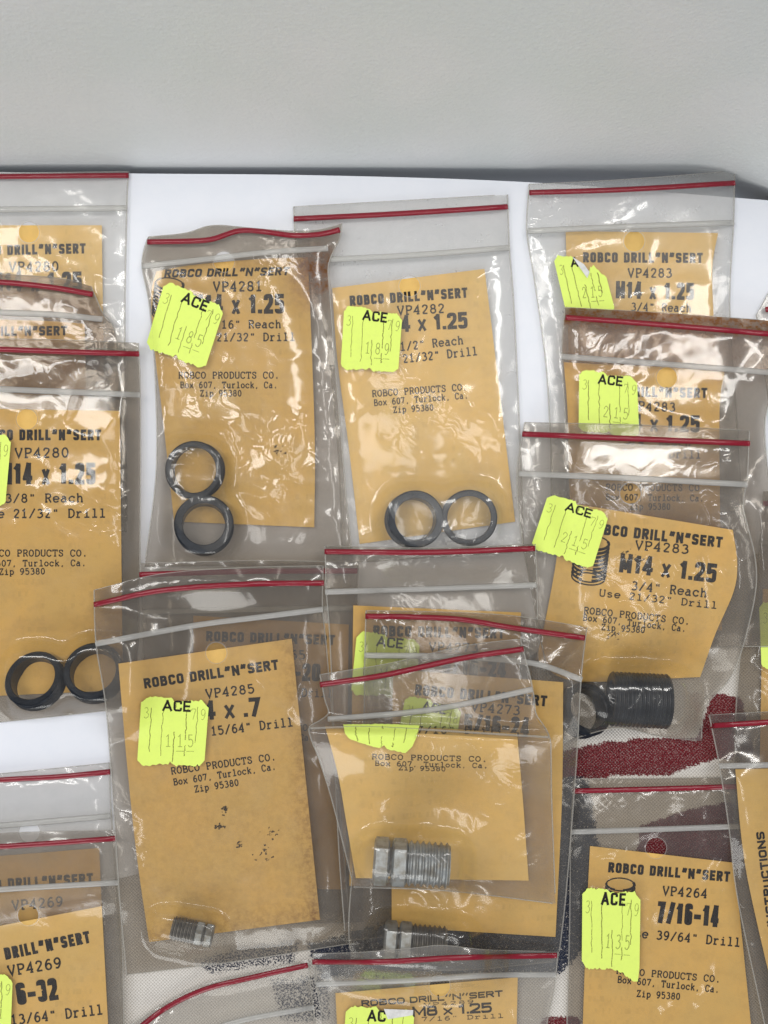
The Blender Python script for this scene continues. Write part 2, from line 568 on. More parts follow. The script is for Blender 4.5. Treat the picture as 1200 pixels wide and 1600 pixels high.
TW = {
    'V': [('l', (.05, 1, .5, 0, .95, 1)), ('l', (-.02, 1, .25, 1)), ('l', (.75, 1, 1.02, 1))],
    'P': [('l', (.2, 0, .2, 1)), ('c', (.2, 1, .6, 1, .88, .9, .88, .62, .6, .48, .2, .48)), ('l', (.05, 0, .5, 0)), ('l', (.05, 1, .3, 1))],
    'R': [('l', (.18, 0, .18, 1)), ('c', (.18, 1, .6, 1, .85, .9, .85, .65, .6, .5, .18, .5)), ('l', (.55, .5, .9, 0, 1, 0)), ('l', (.03, 0, .4, 0)), ('l', (.03, 1, .3, 1))],
    'O': [('e', (.5, .5, .44, .5))],
    'B': [('l', (.18, 0, .18, 1)), ('c', (.18, 1, .6, 1, .8, .9, .8, .65, .6, .53, .18, .53)), ('c', (.18, .53, .65, .53, .92, .4, .92, .13, .65, 0, .18, 0)), ('l', (.03, 0, .3, 0)), ('l', (.03, 1, .3, 1))],
    'C': [('c', (.9, .7, .85, .9, .6, 1, .35, 1, .08, .75, .08, .25, .35, 0, .65, 0, .92, .2)), ('l', (.9, .7, .9, 1))],
    'D': [('l', (.18, 0, .18, 1)), ('c', (.18, 1, .55, 1, .92, .75, .92, .25, .55, 0, .18, 0)), ('l', (.03, 0, .3, 0)), ('l', (.03, 1, .3, 1))],
    'U': [('l', (.12, 1, .12, .3)), ('c', (.12, .3, .2, .07, .5, 0, .8, .07, .88, .3)), ('l', (.88, .3, .88, 1)), ('l', (0, 1, .3, 1)), ('l', (.7, 1, 1, 1))],
    'T': [('l', (.05, .75, .05, 1, .95, 1, .95, .75)), ('l', (.5, 1, .5, 0)), ('l', (.25, 0, .75, 0))],
    'S': [('c', (.82, .75, .75, .95, .5, 1, .22, .93, .18, .72, .45, .54, .75, .42, .86, .22, .7, .04, .45, 0, .2, .08, .13, .28)), ('l', (.82, .7, .82, 1)), ('l', (.13, 0, .13, .3))],
    'Z': [('l', (.15, .78, .15, 1, .85, 1, .12, 0, .88, 0, .88, .25))],
    'e': [('c', (.12, .36, .88, .36, .85, .58, .5, .68, .15, .55, .1, .3, .25, .05, .55, 0, .88, .12))],
    'a': [('c', (.2, .6, .45, .68, .7, .6, .74, .45)), ('l', (.74, .45, .74, 0, .95, 0)), ('c', (.74, .38, .4, .42, .12, .28, .15, .07, .4, 0, .74, .15))],
    'c': [('c', (.85, .5, .7, .65, .45, .68, .12, .5, .12, .18, .4, 0, .65, 0, .88, .14)), ('l', (.85, .45, .85, .68))],
    'h': [('l', (.18, 0, .18, 1, .02, 1)), ('c', (.18, .45, .4, .65, .65, .66, .8, .5)), ('l', (.8, .5, .8, 0)), ('l', (.02, 0, .36, 0)), ('l', (.62, 0, .98, 0))],
    'r': [('l', (.3, 0, .3, .66, .08, .66)), ('c', (.3, .4, .5, .6, .7, .68, .92, .6)), ('l', (.06, 0, .65, 0))],
    'i': [('l', (.2, .66, .52, .66, .52, 0)), ('l', (.12, 0, .92, 0)), ('l', (.5, .86, .5, 1))],
    'l': [('l', (.2, 1, .52, 1, .52, 0)), ('l', (.12, 0, .92, 0))],
    's': [('c', (.8, .55, .6, .67, .35, .66, .18, .52, .35, .38, .65, .32, .84, .17, .65, .01, .35, 0, .15, .12))],
    'u': [('l', (.02, .66, .2, .66, .2, .2)), ('c', (.2, .2, .3, .02, .55, 0, .8, .2)), ('l', (.62, .66, .8, .66, .8, 0, .98, 0))],
    'o': [('e', (.5, .34, .4, .34))],
    'k': [('l', (.2, 0, .2, 1, .04, 1)), ('l', (.2, .28, .75, .66)), ('l', (.42, .42, .85, 0)), ('l', (.04, 0, .38, 0)), ('l', (.65, 0, 1, 0)), ('l', (.6, .66, .92, .66))],
    'x': [('l', (.1, .66, .9, 0)), ('l', (.9, .66, .1, 0)), ('l', (0, .66, .3, .66)), ('l', (.7, .66, 1, .66)), ('l', (0, 0, .3, 0)), ('l', (.7, 0, 1, 0))],
    'p': [('l', (.02, .66, .2, .66, .2, -.28)), ('c', (.2, .45, .4, .66, .7, .64, .9, .4, .8, .1, .5, 0, .2, .15)), ('l', (.02, -.28, .45, -.28))],
    ',': [('l', (.52, .12, .38, -.2))],
    '.': [('l', (.38, .0, .64, .0)), ('l', (.38, .1, .64, .1))],
    '"': [('l', (.33, 1, .33, .7)), ('l', (.66, 1, .66, .7))],
    '/': [('l', (.08, -.1, .92, 1.1))],
    '0': [('e', (.5, .5, .37, .5))],
    '1': [('l', (.2, .82, .5, 1, .5, 0)), ('l', (.15, 0, .85, 0))],
    '2': [('c', (.14, .74, .25, .95, .5, 1, .78, .9, .8, .68, .55, .4, .14, .02)), ('l', (.14, 0, .86, 0))],
    '3': [('c', (.15, .9, .45, 1, .75, .92, .78, .68, .5, .54)), ('c', (.5, .54, .85, .42, .86, .15, .55, 0, .3, 0, .1, .1))],
    '4': [('l', (.68, 0, .68, 1, .1, .28, .9, .28)), ('l', (.45, 0, .88, 0))],
    '5': [('l', (.8, 1, .2, 1, .2, .55)), ('c', (.2, .55, .5, .64, .82, .52, .88, .25, .65, .02, .35, 0, .1, .12))],
    '6': [('c', (.82, .95, .5, .98, .2, .65, .14, .3, .3, .03, .6, 0, .84, .18, .82, .45, .55, .6, .25, .48, .15, .3))],
    '7': [('l', (.12, .82, .12, 1, .86, 1, .4, 0))],
    '8': [('e', (.5, .76, .3, .24)), ('e', (.5, .27, .37, .27))],
    '9': [('c', (.18, .05, .5, .02, .8, .35, .86, .7, .7, .97, .4, 1, .16, .82, .18, .55, .45, .4, .75, .52, .85, .7))],
    ' ': [],
}


def roundcorners(P, rad, closed=False):
    out = []
    n = len(P)
    for i, p in enumerate(P):
        if 0 < i < n - 1:
            a, b = P[i - 1] - p, P[i + 1] - p
            la, lb = np.linalg.norm(a), np.linalg.norm(b)
            r = min(rad, la * 0.49, lb * 0.49)
            A, B = p + a / la * r, p + b / lb * r
            for t in np.linspace(0, 1, 6):
                out.append((1 - t) ** 2 * A + 2 * t * (1 - t) * p + t * t * B)
        else:
            out.append(p)
    return np.array(out)


def strokes_of(glyph, asp):
    """strokes of one glyph as point arrays; asp = drawn width / height, used to round corners evenly"""
    for kind, d in glyph:
        if kind == 'e':
            t = np.linspace(0, 2 * math.pi, 25)
            yield kind, np.stack([d[0] + d[2] * np.cos(t), d[1] + d[3] * np.sin(t)], 1)
            continue
        P = np.array(d, float).reshape(-1, 2)
        if kind == 'c':
            P = catmull(P, 5)
        elif kind == 'r':
            Q = P * (asp, 1)
            P = roundcorners(Q, 0.42 * asp) / (asp, 1)
        yield kind, P


def ribbon(P, w):
    """flat strip (n,2,2) along the line P"""
    P = np.asarray(P, float)
    keep = np.r_[True, np.linalg.norm(np.diff(P, axis=0), axis=1) > 1e-6]
    P = P[keep]
    d = np.diff(P, axis=0)
    d /= np.linalg.norm(d, axis=1)[:, None]
    n = np.stack([-d[:, 1], d[:, 0]], 1)
    nn = np.vstack([n[:1], n[:-1] + n[1:], n[-1:]])
    nn /= np.maximum(np.linalg.norm(nn, axis=1)[:, None], 1e-6)
    cosn = np.r_[1, np.clip((nn[1:-1] * n[:-1]).sum(1), .45, 1), 1]
    off = nn * (w / 2 / cosn)[:, None]
    return np.stack([P + off, P - off], 1)


class Ink:
    """collects flat strokes in layout positions and builds ONE mesh laid on a height field"""

    def __init__(self):
        self.V, self.F, self.z, self.n, self.k = [], [], [], 0, 0

    def line(self, P, w, sub=4.0):
        P = np.asarray(P, float)
        L = np.linalg.norm(np.diff(P, axis=0), axis=1)
        pts = [P[0]]
        for i, l in enumerate(L):
            m = max(1, int(math.ceil(l / sub)))
            for j in range(1, m + 1):
                pts.append(P[i] + (P[i + 1] - P[i]) * j / m)
        R = ribbon(np.array(pts), w)
        m = len(R)
        self.V.append(R.reshape(-1, 2))
        self.z.append(np.full(2 * m, 0.0003 * (self.k % 9)))
        self.k += 1
        i = self.n + 2 * np.arange(m - 1)
        self.F.append(np.stack([i, i + 1, i + 3, i + 2], 1))
        self.n += 2 * m

    def text(self, s, x0, y0, x1, y1, cap, style='tw', wt=None, slant=0.0):
        a, b = np.array((x0, y0), float), np.array((x1, y1), float)
        L = np.linalg.norm(b - a)
        e = (b - a) / L
        up = np.array((e[1], -e[0]))
        if up[1] > 0 and abs(e[0]) > .3:
            up = -up
        if style == 'tw':
            adv = L / len(s)
            gw, t = adv * 0.80, (wt or 0.185) * cap
            pos = [(i * adv + adv * 0.1, gw) for i in range(len(s))]
        else:
            t = (wt or 0.21) * cap
            ws = [SANS_W.get(c, 1.0) for c in s]
            gap = {'hd': 0.34, 'sz': 0.22, 'ace': 0.35}[style] * t * 1.6
            tot = sum(ws)
            u = (L - len(s) * t - gap * (len(s) - 1)) / tot
            if u < 0.5 * t:
                t *= 0.75
                gap *= 0.6
                u = (L - len(s) * t - gap * (len(s) - 1)) / tot
            pos, x = [], 0
            for w in ws:
                pos.append((x + t / 2, w * u))
                x += w * u + t + gap
        for c, (gx, gw) in zip(s, pos):
            gl = (TW if style == 'tw' else SANS)[c]
            for kind_, P in strokes_of(gl, max(gw, .1) / cap):
                if style == 'tw':
                    q = P * (gw, cap)
                else:
                    q = P * (gw, cap - t) + (0, t / 2)
                    # square ends: lengthen straight ends by half a stroke
                    closed = np.linalg.norm(q[0] - q[-1]) < 1e-4
                    if not closed and kind_ == 'l':
                        for i0, i1 in ((0, 1), (-1, -2)):
                            dd = q[i0] - q[i1]
                            q[i0] = q[i0] + dd / max(np.linalg.norm(dd), 1e-6) * t * (.5 if c not in '.1<>' else .35)
                q = q + (slant * q[:, 1:2]) * (1, 0) + (gx, 0)
                self.line(a + q[:, :1] * e + q[:, 1:2] * up, t * (.72 if c in 'Mx' and style == 'sz' and abs(q[0, 0] - q[-1, 0]) > .1 else 1))

    def build(self, name, mat, parent, field, lift):
        V = np.vstack(self.V)
        z = sample(field, V[:, 0], V[:, 1]) + lift + np.concatenate(self.z)
        return mesh(name, at(V[:, 0], V[:, 1], z), np.vstack(self.F), mat, parent, smooth=False)


# ------------------------------------------------------------------ the place: wall, table, board, cloth, box
def build_setting():
    # wall panel behind the board, leaning back a little
    z = np.r_[np.linspace(-3, 1.5, 30), np.linspace(1.9, 13, 20)]
    x = np.r_[np.linspace(-32, 7, 30), np.linspace(8, 16, 24), np.linspace(18, 32, 6)]
    ybase = float(at(600, 259, 0)[1])
    Z, XX = np.meshgrid(z, x, indexing='ij')
    Y = ybase + 0.13 * Z + 0.035 * np.clip(1.1 - Z, 0, 3.0) ** 2 - 0.04 - 0.085 * np.clip(XX - 8.9, 0, 4.2) ** 2  # foot undercut and right-hand bend are shaped to darken the wall there
    V = np.stack([XX, Y, Z], -1).reshape(-1, 3)
    w = mesh('wall', V, quads(50, 60, True), M['wall'], loc=(0, ybase, 0))
    tag(w, 'pale grey grained plastic wall rising behind the white board', 'wall', kind='structure')

    zt = -0.45
    P = np.array([(-300, 278), (1500, 340), (1500, 2000), (-300, 2000)], float) + [(-900, 0), (900, 0), (900, 300), (-900, 300)]
    top = at(P[:, 0], P[:, 1], zt)
    bot = top - (0, 0, 1.5)
    V = np.vstack([top, bot])
    F = [(3, 2, 1, 0), (4, 5, 6, 7), (0, 1, 5, 4), (1, 2, 6, 5), (2, 3, 7, 6), (3, 0, 4, 7)]
    t = mesh('table_top', V, F, M['table'], smooth=False, loc=tuple(top.mean(0)))
    tag(t, 'dark table top under the patterned cloth and board', 'table', kind='structure')

    # cloth on the table, patterned with red and navy patches
    gx = np.arange(-280, 1481, 5.0)
    gy = np.arange(560, 1981, 5.0)
    CX, CY = np.meshgrid(gx, gy)
    zc = zt + 0.05 + 0.045 * (vnoise(CX, CY, 190, 5) + 1) + 0.03 * (vnoise(CX * .6 + CY * .5, CY * .4 - CX * .3, 60, 6) + 1)
    def pmask(polys):
        m = np.zeros(CX.shape)
        for p in polys:
            m = np.maximum(m, inpoly(p, CX, CY).astype(float))
        for _ in range(1):
            m = (m + np.roll(m, 1, 0) + np.roll(m, -1, 0) + np.roll(m, 1, 1) + np.roll(m, -1, 1)) / 5
        return m
    red = 0.86 * pmask([[(880, 1172), (960, 1156), (1090, 1150), (1112, 1080), (1160, 1090), (1180, 1180), (1100, 1192), (1040, 1214), (870, 1216)],
                 [(1000, 1290), (1080, 1262), (1150, 1250), (1160, 1350), (990, 1352)],
                 [(850, 1588), (905, 1585), (930, 1700), (800, 1700)], [(300, 1700), (500, 1720), (520, 1860), (280, 1800)],
                 [(1230, 1000), (1500, 1060), (1480, 1160), (1240, 1120)]])
    navy = pmask([[(880, 1210), (920, 1216), (938, 1330), (930, 1470), (886, 1512), (848, 1500), (866, 1320)],
                  [(478, 1475), (640, 1430), (860, 1440), (885, 1520), (560, 1530), (500, 1524)],
                  [(560, 1200), (860, 1200), (860, 1330), (560, 1330)]]) * 0.85 + \
        pmask([[(296, 1500), (380, 1478), (470, 1466), (462, 1506), (400, 1512), (330, 1524)], [(420, 1530), (520, 1520), (520, 1600), (440, 1600)]]) * 0.56
    c = mesh('tablecloth', at(CX, CY, zc).reshape(-1, 3), quads(len(gy), len(gx)), M['cloth'],
             attrs={'red': red, 'navy': navy}, loc=tuple(at(600, 1300, zt)))
    tag(c, 'cream woven cloth with red and navy patches under the lower bags', 'tablecloth')

    # white board: a sheet 3 mm thick, its back corner lifting slightly
    top = [(-280, 266), (200, 271), (500, 274), (830, 285), (1200, 313), (1262, 318)]
    bot = [(-280, 1420), (300, 1340), (890, 990), (1300, 820)]
    Pt = coons(top, bot, [], [], 14, smooth=True)
    nr, nc = Pt.shape[:2]
    zz = 0.0 + 0.02 * (vnoise(Pt[..., 0], Pt[..., 1], 300, 9))
    A = at(Pt[..., 0], Pt[..., 1], zz).reshape(-1, 3)
    B = A - (0, 0, 0.28)
    F = [tuple(q) for q in quads(nr, nc)] + [tuple(q + nr * nc) for q in quads(nr, nc, True)]
    ring = [i for i in range(nc)] + [r * nc + nc - 1 for r in range(1, nr)] + \
        [(nr - 1) * nc + i for i in range(nc - 2, -1, -1)] + [r * nc for r in range(nr - 2, 0, -1)]
    for a, b in zip(ring, ring[1:] + ring[:1]):
        F.append((a, b, b + nr * nc, a + nr * nc))
    b = mesh('white_board', np.vstack([A, B]), F, M['board'], smooth=False, loc=tuple(at(600, 700, 0)))
    tag(b, 'plain white board lying beneath the upper bags against the wall', 'board')


build_setting()
H = np.where(inpoly([(-280, 266), (200, 271), (830, 285), (1262, 318), (1300, 820), (890, 990), (300, 1340), (-280, 1420)]), 0.03, -0.24)
H = blur(H, 3)


# ------------------------------------------------------------------ things inside the bags
def lathe(profile, n=48, helix=0.0):
    """closed ring profile [(radius, height)] turned round z; helix = rise per turn given to the vertices marked by a third value"""
    pr = np.array([(p[0], p[1]) for p in profile])
    th = np.linspace(0, 2 * math.pi, n, endpoint=False)
    V = np.array([(r * math.cos(t), r * math.sin(t), z) for t in th for r, z in pr])
    m = len(pr)
    F = []
    for i in range(n):
        j = (i + 1) % n
        for k in range(m):
            l = (k + 1) % m
            F.append((i * m + k, j * m + k, j * m + l, i * m + l))
    return V, F


def thread_profile(ro, ri, L, pitch, depth):
    pts = [(ri, -L / 2), (ro - depth, -L / 2)]
    n = int(L / pitch)
    for i in range(n):
        z = -L / 2 + (i + 0.08) * L / n
        pts += [(ro - depth, z), (ro, z + 0.30 * pitch), (ro, z + 0.42 * pitch), (ro - depth, z + 0.74 * pitch)]
    pts += [(ro - depth, L / 2 - 0.01), (ri + 0.02, L / 2), (ri, L / 2 - 0.02)]
    return pts


def rot(axis_dir):
    """matrix that turns +z onto the given direction"""
    q = Vector((0, 0, 1)).rotation_difference(Vector(axis_dir))
    return np.array(q.to_matrix())


def threaded_insert(px, py, zc, axis, ro, ri, L, label):
    V, F = lathe(thread_profile(ro, ri, L, 0.115, 0.045), 56)
    V = V @ rot(axis).T + at(px, py, zc)
    o = mesh('threaded_insert', V, F, M['black'], loc=tuple(at(px, py, zc)))
    me = o.data
    me.set_sharp_from_angle(angle=math.radians(38))
    tag(o, label, 'threaded insert', 'black steel thread inserts in the bags')
    return o


def hexprism(R, h, ch=0.12):
    V, F = [], []
    rings = [(0.86, -h / 2), (1.0, -h / 2 + ch * h), (1.0, h / 2 - ch * h), (0.86, h / 2)]
    for f, z in rings:
        for k in range(6):
            a = math.radians(60 * k + 8)
            V.append((R * f * math.cos(a), R * f * math.sin(a), z))
    for r in range(3):
        for k in range(6):
            l = (k + 1) % 6
            F.append((r * 6 + k, r * 6 + l, r * 6 + 6 + l, r * 6 + 6 + k))
    F.append(tuple(range(5, -1, -1)))
    F.append(tuple(range(18, 24)))
    return np.array(V), F


def hex_bolt(px, py, zc, ang, sc, label, shank='zinc', heads='zinc', L=1.25):
    """two hexes and a threaded shank, lying along the direction ang (degrees in the layout, 0 = right)"""
    a = math.radians(-ang)
    ax = (math.cos(a), math.sin(a), 0.0)
    R = rot(ax)
    loc = at(px, py, zc)
    root = thing('hex_plug', label, 'bolt', tuple(loc), 'plated hex plugs in the bags')
    for nm, z, h, rad in (('hex_head', -0.98, 0.46, 0.70), ('lock_nut', -0.44, 0.46, 0.70)):
        V, F = hexprism(rad * sc, h * sc)
        V[:, 2] += z * sc
        mesh(nm, V @ R.T + loc, F, M[heads], root, smooth=False)
    V, F = lathe([(0.02, -1.3), (0.5, -1.3), (0.5, -0.15), (0.02, -0.15)], 24)
    V, F = lathe(thread_profile(0.655, 0.25, L, 0.17, 0.085), 48)
    V[:, 2] += L / 2 - 0.19
    o = mesh('threaded_shank', V * sc @ R.T + loc, F, M[shank], root)
    o.data.set_sharp_from_angle(angle=math.radians(38))
    V, F = lathe([(0.02, -1.1), (0.42, -1.1), (0.42, -0.19), (0.02, -0.19)], 24)
    mesh('neck', V * sc @ R.T + loc, F, M['dull'], root)
    return root


# ------------------------------------------------------------------ bag builder
STEP = 4.0
BAGS = 'red striped zip bags spread over the table'
CARDS = 'yellow printed cards inside the bags'


def tube(path, field, rad, lift, name, mat, parent, flat=0.7, n=8):
    P = resample(catmull(path, 12), max(8, int(np.linalg.norm(np.diff(np.asarray(path, float), axis=0), axis=1).sum() / 5)))
    z = sample(field, P[:, 0], P[:, 1]) + lift
    C = at(P[:, 0], P[:, 1], z)
    d = np.gradient(C, axis=0)
    d /= np.linalg.norm(d, axis=1)[:, None]
    side = np.cross(d, (0, 0, 1.0))
    side /= np.linalg.norm(side, axis=1)[:, None]
    up = np.cross(side, d)
    th = np.linspace(0, 2 * math.pi, n, endpoint=False)
    V = C[:, None] + rad * (np.cos(th)[None, :, None] * side[:, None] + flat * np.sin(th)[None, :, None] * up[:, None])
    m = len(C)
    F = []
    for i in range(m - 1):
        for k in range(n):
            l = (k + 1) % n
            F.append((i * n + k, i * n + l, i * n + n + l, i * n + n + k))
    F.append(tuple(range(n)))
    F.append(tuple((m - 1) * n + k for k in range(n - 1, -1, -1)))
    return mesh(name, V.reshape(-1, 3), F, mat, parent)


def sticker(parent, field, q, seed, top=None, bot=None, price='', ace=True, date='3 79', torn=None, slits=True, lift=0.022):
    """price sticker on the film; q = four layout corners TL TR BR BL, top / bot = (u, v) lines of its ragged edges"""
    q = np.array(q, float)
    rg = np.random.default_rng(seed)
    nu, nv = 40, 22
    W = np.linalg.norm(q[1] - q[0])
    top = top or [(0, .09), (.09, 0), (.45, .0), (.47, .05), (.8, .03), (.9, .02), (1, .12)]
    bot = bot or [(0, .92), (.08, 1), (.47, .98), (.5, .93), (.55, 1.0), (.93, 1.0), (1, .93)]
    u = np.linspace(0, 1, nu)
    vt = np.interp(u, *zip(*top)) + rg.normal(0, .008, nu)
    vb = np.interp(u, *zip(*bot)) + rg.normal(0, .009, nu)
    def P(uu, vv):
        uu, vv = np.asarray(uu, float)[..., None], np.asarray(vv, float)[..., None]
        return (q[0] * (1 - uu) + q[1] * uu) * (1 - vv) + (q[3] * (1 - uu) + q[2] * uu) * vv
    s = np.linspace(0, 1, nv)[:, None]
    VV = vt[None] * (1 - s) + vb[None] * s
    UU = np.repeat(u[None], nv, 0) + 0
    pts = P(UU, VV)
    sm = blur(field, 1)
    z = sample(sm, pts[..., 0], pts[..., 1]) + lift
    o = mesh('price_sticker', at(pts[..., 0], pts[..., 1], z).reshape(-1, 3), quads(nv, nu), M['sticker'], parent)
    if slits:
        k = Ink()
        for cu, a, b in ((.16, .16, .8), (.34, .18, .86), (.52, .5, .95), (.52, .08, .2), (.69, .15, .62), (.69, .7, .86), (.84, .12, .66)):
            v = np.linspace(a, b, 12)
            inside = (v > np.interp(cu, u, vt) + .02) & (v < np.interp(cu, u, vb) - .02)
            v = v[inside]
            if len(v) > 2:
                k.line(P(cu + rg.normal(0, .006, len(v)), v), 1.1 * (0.7 + .6 * rg.random()))
        k.build('slit_marking', M['cut'], o, sm, lift + .006)
    e = (q[1] - q[0]) / W
    hh = np.linalg.norm(q[3] - q[0])
    if ace:
        k = Ink()
        s_ = ace if isinstance(ace, str) else 'ACE'
        f = {'A': .16, 'AC': .27, 'ACE': .42}[s_]
        a0, a1 = P(.32, .20), P(.32 + f, .20)
        k.text(s_, a0[0], a0[1], a1[0], a1[1], .16 * hh if hh > 60 else 15, 'ace', .19)
        k.build('store_lettering', M['ink'], o, sm, lift + .008)
    k = Ink()
    n = 0
    for ch, cu in zip(price, (.39, .565, .72)):
        if ch != ' ':
            a0, a1 = P(cu, .72), P(cu + .11, .72)
            k.text(ch, a0[0], a0[1], a1[0], a1[1], .17 * hh, 'tw', .075)
            if cu > .5:
                b0, b1 = P(cu, .79), P(cu + .11, .79)
                k.line([b0, b1], 1.0)
            n += 1
    for ch, cu in (zip(date.replace(' ', ''), (.04, .74, .88)) if date else ()):
        a0, a1 = P(cu, .31), P(cu + .1, .31)
        k.text(ch, a0[0], a0[1], a1[0], a1[1], .15 * hh, 'tw', .06)
        n += 1
    if n:
        k.build('price_lettering', M['fade'], o, sm, lift + .007)
    if torn is not None:
        t = P(*np.array(torn, float).T)
        zz = sample(sm, t[:, 0], t[:, 1]) + lift + .05
        mesh('torn_flap', at(t[:, 0], t[:, 1], zz), [tuple(range(len(t)))][::-1], M['torn'], o, smooth=False)
    return o


def bag(label, top, bottom, left=(), right=(), stripe=None, ridge=None, hole=None, card=None, card_label=None, texts=(),
        items=(), haze=0.13, smoke=0.3, rust=None, pillow=0.10, seed=1, stick=None, ridges=(), stain=None, wrk=1.0,
        soot=(), draw=None, crease=None):
    global H
    P = coons(top, bottom, left, right, STEP)
    nr, nc = P.shape[:2]
    outline = np.vstack([P[0], P[:, -1], P[-1][::-1], P[:, 0][::-1]])
    mask = inpoly(outline)
    near = dilate(mask.astype(float), 3) > 0
    Hm = np.where(near, H, np.minimum(H, blur(H, 20)))
    zb = blur(blur(dilate(Hm, 9), 6), 4) + 0.015
    for path, h, w in ridges:           # folds that lift the bag
        d = np.full(GX.shape, 1e9)
        path = catmull(path, 6)
        for a, b in zip(path[:-1], path[1:]):
            d = np.minimum(d, segdist(GX, GY, a, b))
        sgn = GY - np.interp(GX, path[:, 0], path[:, 1])
        zb = zb + h * np.where(sgn < 0, np.exp(-(d / w[0]) ** 2), np.exp(-(d / w[1]) ** 2))
    edge = np.clip((blur(blur(mask.astype(float), 6), 5) - 0.5) * 2, 0, 1)
    zcard = zb + 0.03 + (0.012 * (vnoise(GX, GY, 130, seed + 40) + 1) + 0.045 * (vnoise(GX, GY, 270, seed + 41) + 1)) * edge
    # film over the card, over what lies in the bag, and its own wrinkles
    w1 = 1 - np.abs(vnoise(GX * 0.94 + GY * 0.34, GY * 0.6 - GX * .2, 70, seed + 1))
    w2 = 1 - np.abs(vnoise(GX * 0.6 - GY * .5, GY * 0.8 + GX * .3, 38, seed + 2))
    w3 = vnoise(GX, GY, 26, seed + 3)
    amp = np.clip(1.5 * vnoise(GX, GY, 120, seed + 4) + 0.12, 0.06, 1)
    wr = 0.85 * wrk * amp * edge * (0.050 * w1 ** 5 + 0.026 * w2 ** 5 + 0.005 * w3)
    rg = np.random.default_rng(seed + 500)
    pick = P[rg.integers(4, nr - 4, 12), rg.integers(3, nc - 3, 12)]
    for c0 in pick[:int(5 + 5 * wrk)]:     # a few sharp creases in the film
        a0 = rg.uniform(0, math.pi)
        ln = rg.uniform(14, 48)
        mid = c0 + rg.normal(0, ln * .16, 2)
        e0, e1 = c0 - ln * np.array((math.cos(a0), math.sin(a0))), c0 + ln * np.array((math.cos(a0 + .3), math.sin(a0 + .3)))
        d = np.minimum(segdist(GX, GY, e0, mid), segdist(GX, GY, mid, e1))
        tap = np.clip(1 - np.hypot(GX - c0[0], GY - c0[1]) / (ln * 1.05), 0, 1)
        wr = wr + rg.uniform(.02, .042) * wrk ** .5 * tap ** .6 * np.exp(-d / 5.0) * np.clip(edge * 1.5, 0, 1)
    bump = np.zeros(GX.shape)
    built = []
    for it in items:
        if it[0] == 'ring':
            _, x, y, r, h = it[:5]
            m = np.hypot(GX - x, GY - y) < r + 3
            zc = zcard[m].max() + 0.015
            bump = np.where(m, np.maximum(bump, zc + h + .03), bump)
            built.append((it, zc))
        elif it[0] in ('rod', 'bolt'):
            _, xa, ya, xb, yb, r = it[:6]
            d = segdist(GX, GY, (xa, ya), (xb, yb))
            m = d < r / S + 3
            zc = zcard[m].max() + 0.015 + r
            hgt = zc + np.sqrt(np.clip(r * r - (d * S) ** 2, 0, None)) + 0.05
            bump = np.where(m, np.maximum(bump, hgt), bump)
            built.append((it, zc))
    zt = zcard + 0.035 + pillow * edge + wr
    if built:
        lift = np.maximum(bump, zb)
        tent = blur(blur(dilate(lift, 4), 3), 2)
        far = blur(dilate(np.maximum(bump - zb, 0), 7), 12)
        zt = np.maximum(zt, tent + 0.25 * wr) + 0.10 * far
    zt = np.maximum(blur(zt, 1), zcard + 0.028)

    root_p = at(*P[nr // 2, nc // 2], float(sample(zb, *P[nr // 2, nc // 2])))
    root = thing('zip_bag', label, 'plastic bag', tuple(root_p), BAGS)
    x, y = P[..., 0], P[..., 1]
    ed = sample(edge, x, y)
    up = at(x, y, sample(zt, x, y) * 1.0).reshape(-1, 3)
    dn = at(x, y, sample(zb, x, y) - 0.004).reshape(-1, 3)
    q = quads(nr, nc)
    hz = np.full(nr * nc, haze - 0.085 + 0.115 * max(0.0, 0.3 - smoke) / 0.3)
    sk = np.full(nr * nc, smoke)
    ru = np.zeros(nr * nc) if rust is None else np.clip(rust(x, y), 0, 1).ravel()
    hx, hy = hole if hole else (-9999, -9999)
    uv = np.stack([(x - hx) / 16.0, (y - hy) / 16.0], -1).reshape(-1, 2)
    two = lambda a: np.concatenate([a, a])
    mesh('film', np.vstack([up, dn]), np.vstack([q, q + nr * nc]), M['film'], root,
         attrs={'haze': np.r_[hz, hz + 0.12], 'smoke': np.r_[np.minimum(sk * 0.65, 1), np.minimum(sk * 1.4, 1)], 'rust': two(ru) * np.r_[np.ones(nr * nc), 0.4 * np.ones(nr * nc)]},
         uv={'hole': two(uv)})
    for e in (P[:, 0], P[:, -1]):
        tube(e[::6], zt, 0.024, 0.0, 'side_seam', M['seam'], root, 0.8, 6)
    tube(P[-1][::6], zt, 0.02, 0.0, 'bottom_seam', M['seam'], root, 0.8, 6)
    tube(P[0][::6], zt, 0.014, 0.0, 'top_hem', M['seam'], root, 0.8, 6)
    if stripe:
        tube(stripe, zt, 0.082, 0.02, 'zip_stripe', M['stripe'], root, 0.45)
    if ridge:
        tube([(a, b + 2) for a, b in ridge], zt, 0.088, 0.012, 'zip_track', M['track'], root, 0.5)
    if crease:
        tube(crease, zt, 0.035, 0.0, 'fold_edge_highlight', M['seam'], root, 0.6)  # pale tube added along the fold to stand for its bright highlight line
    # new height of the pile, then the stickers on the film
    H = np.where(mask, np.maximum(H, zt + 0.03), H)
    for s in (stick or ()):
        sticker(root, zt, **s)

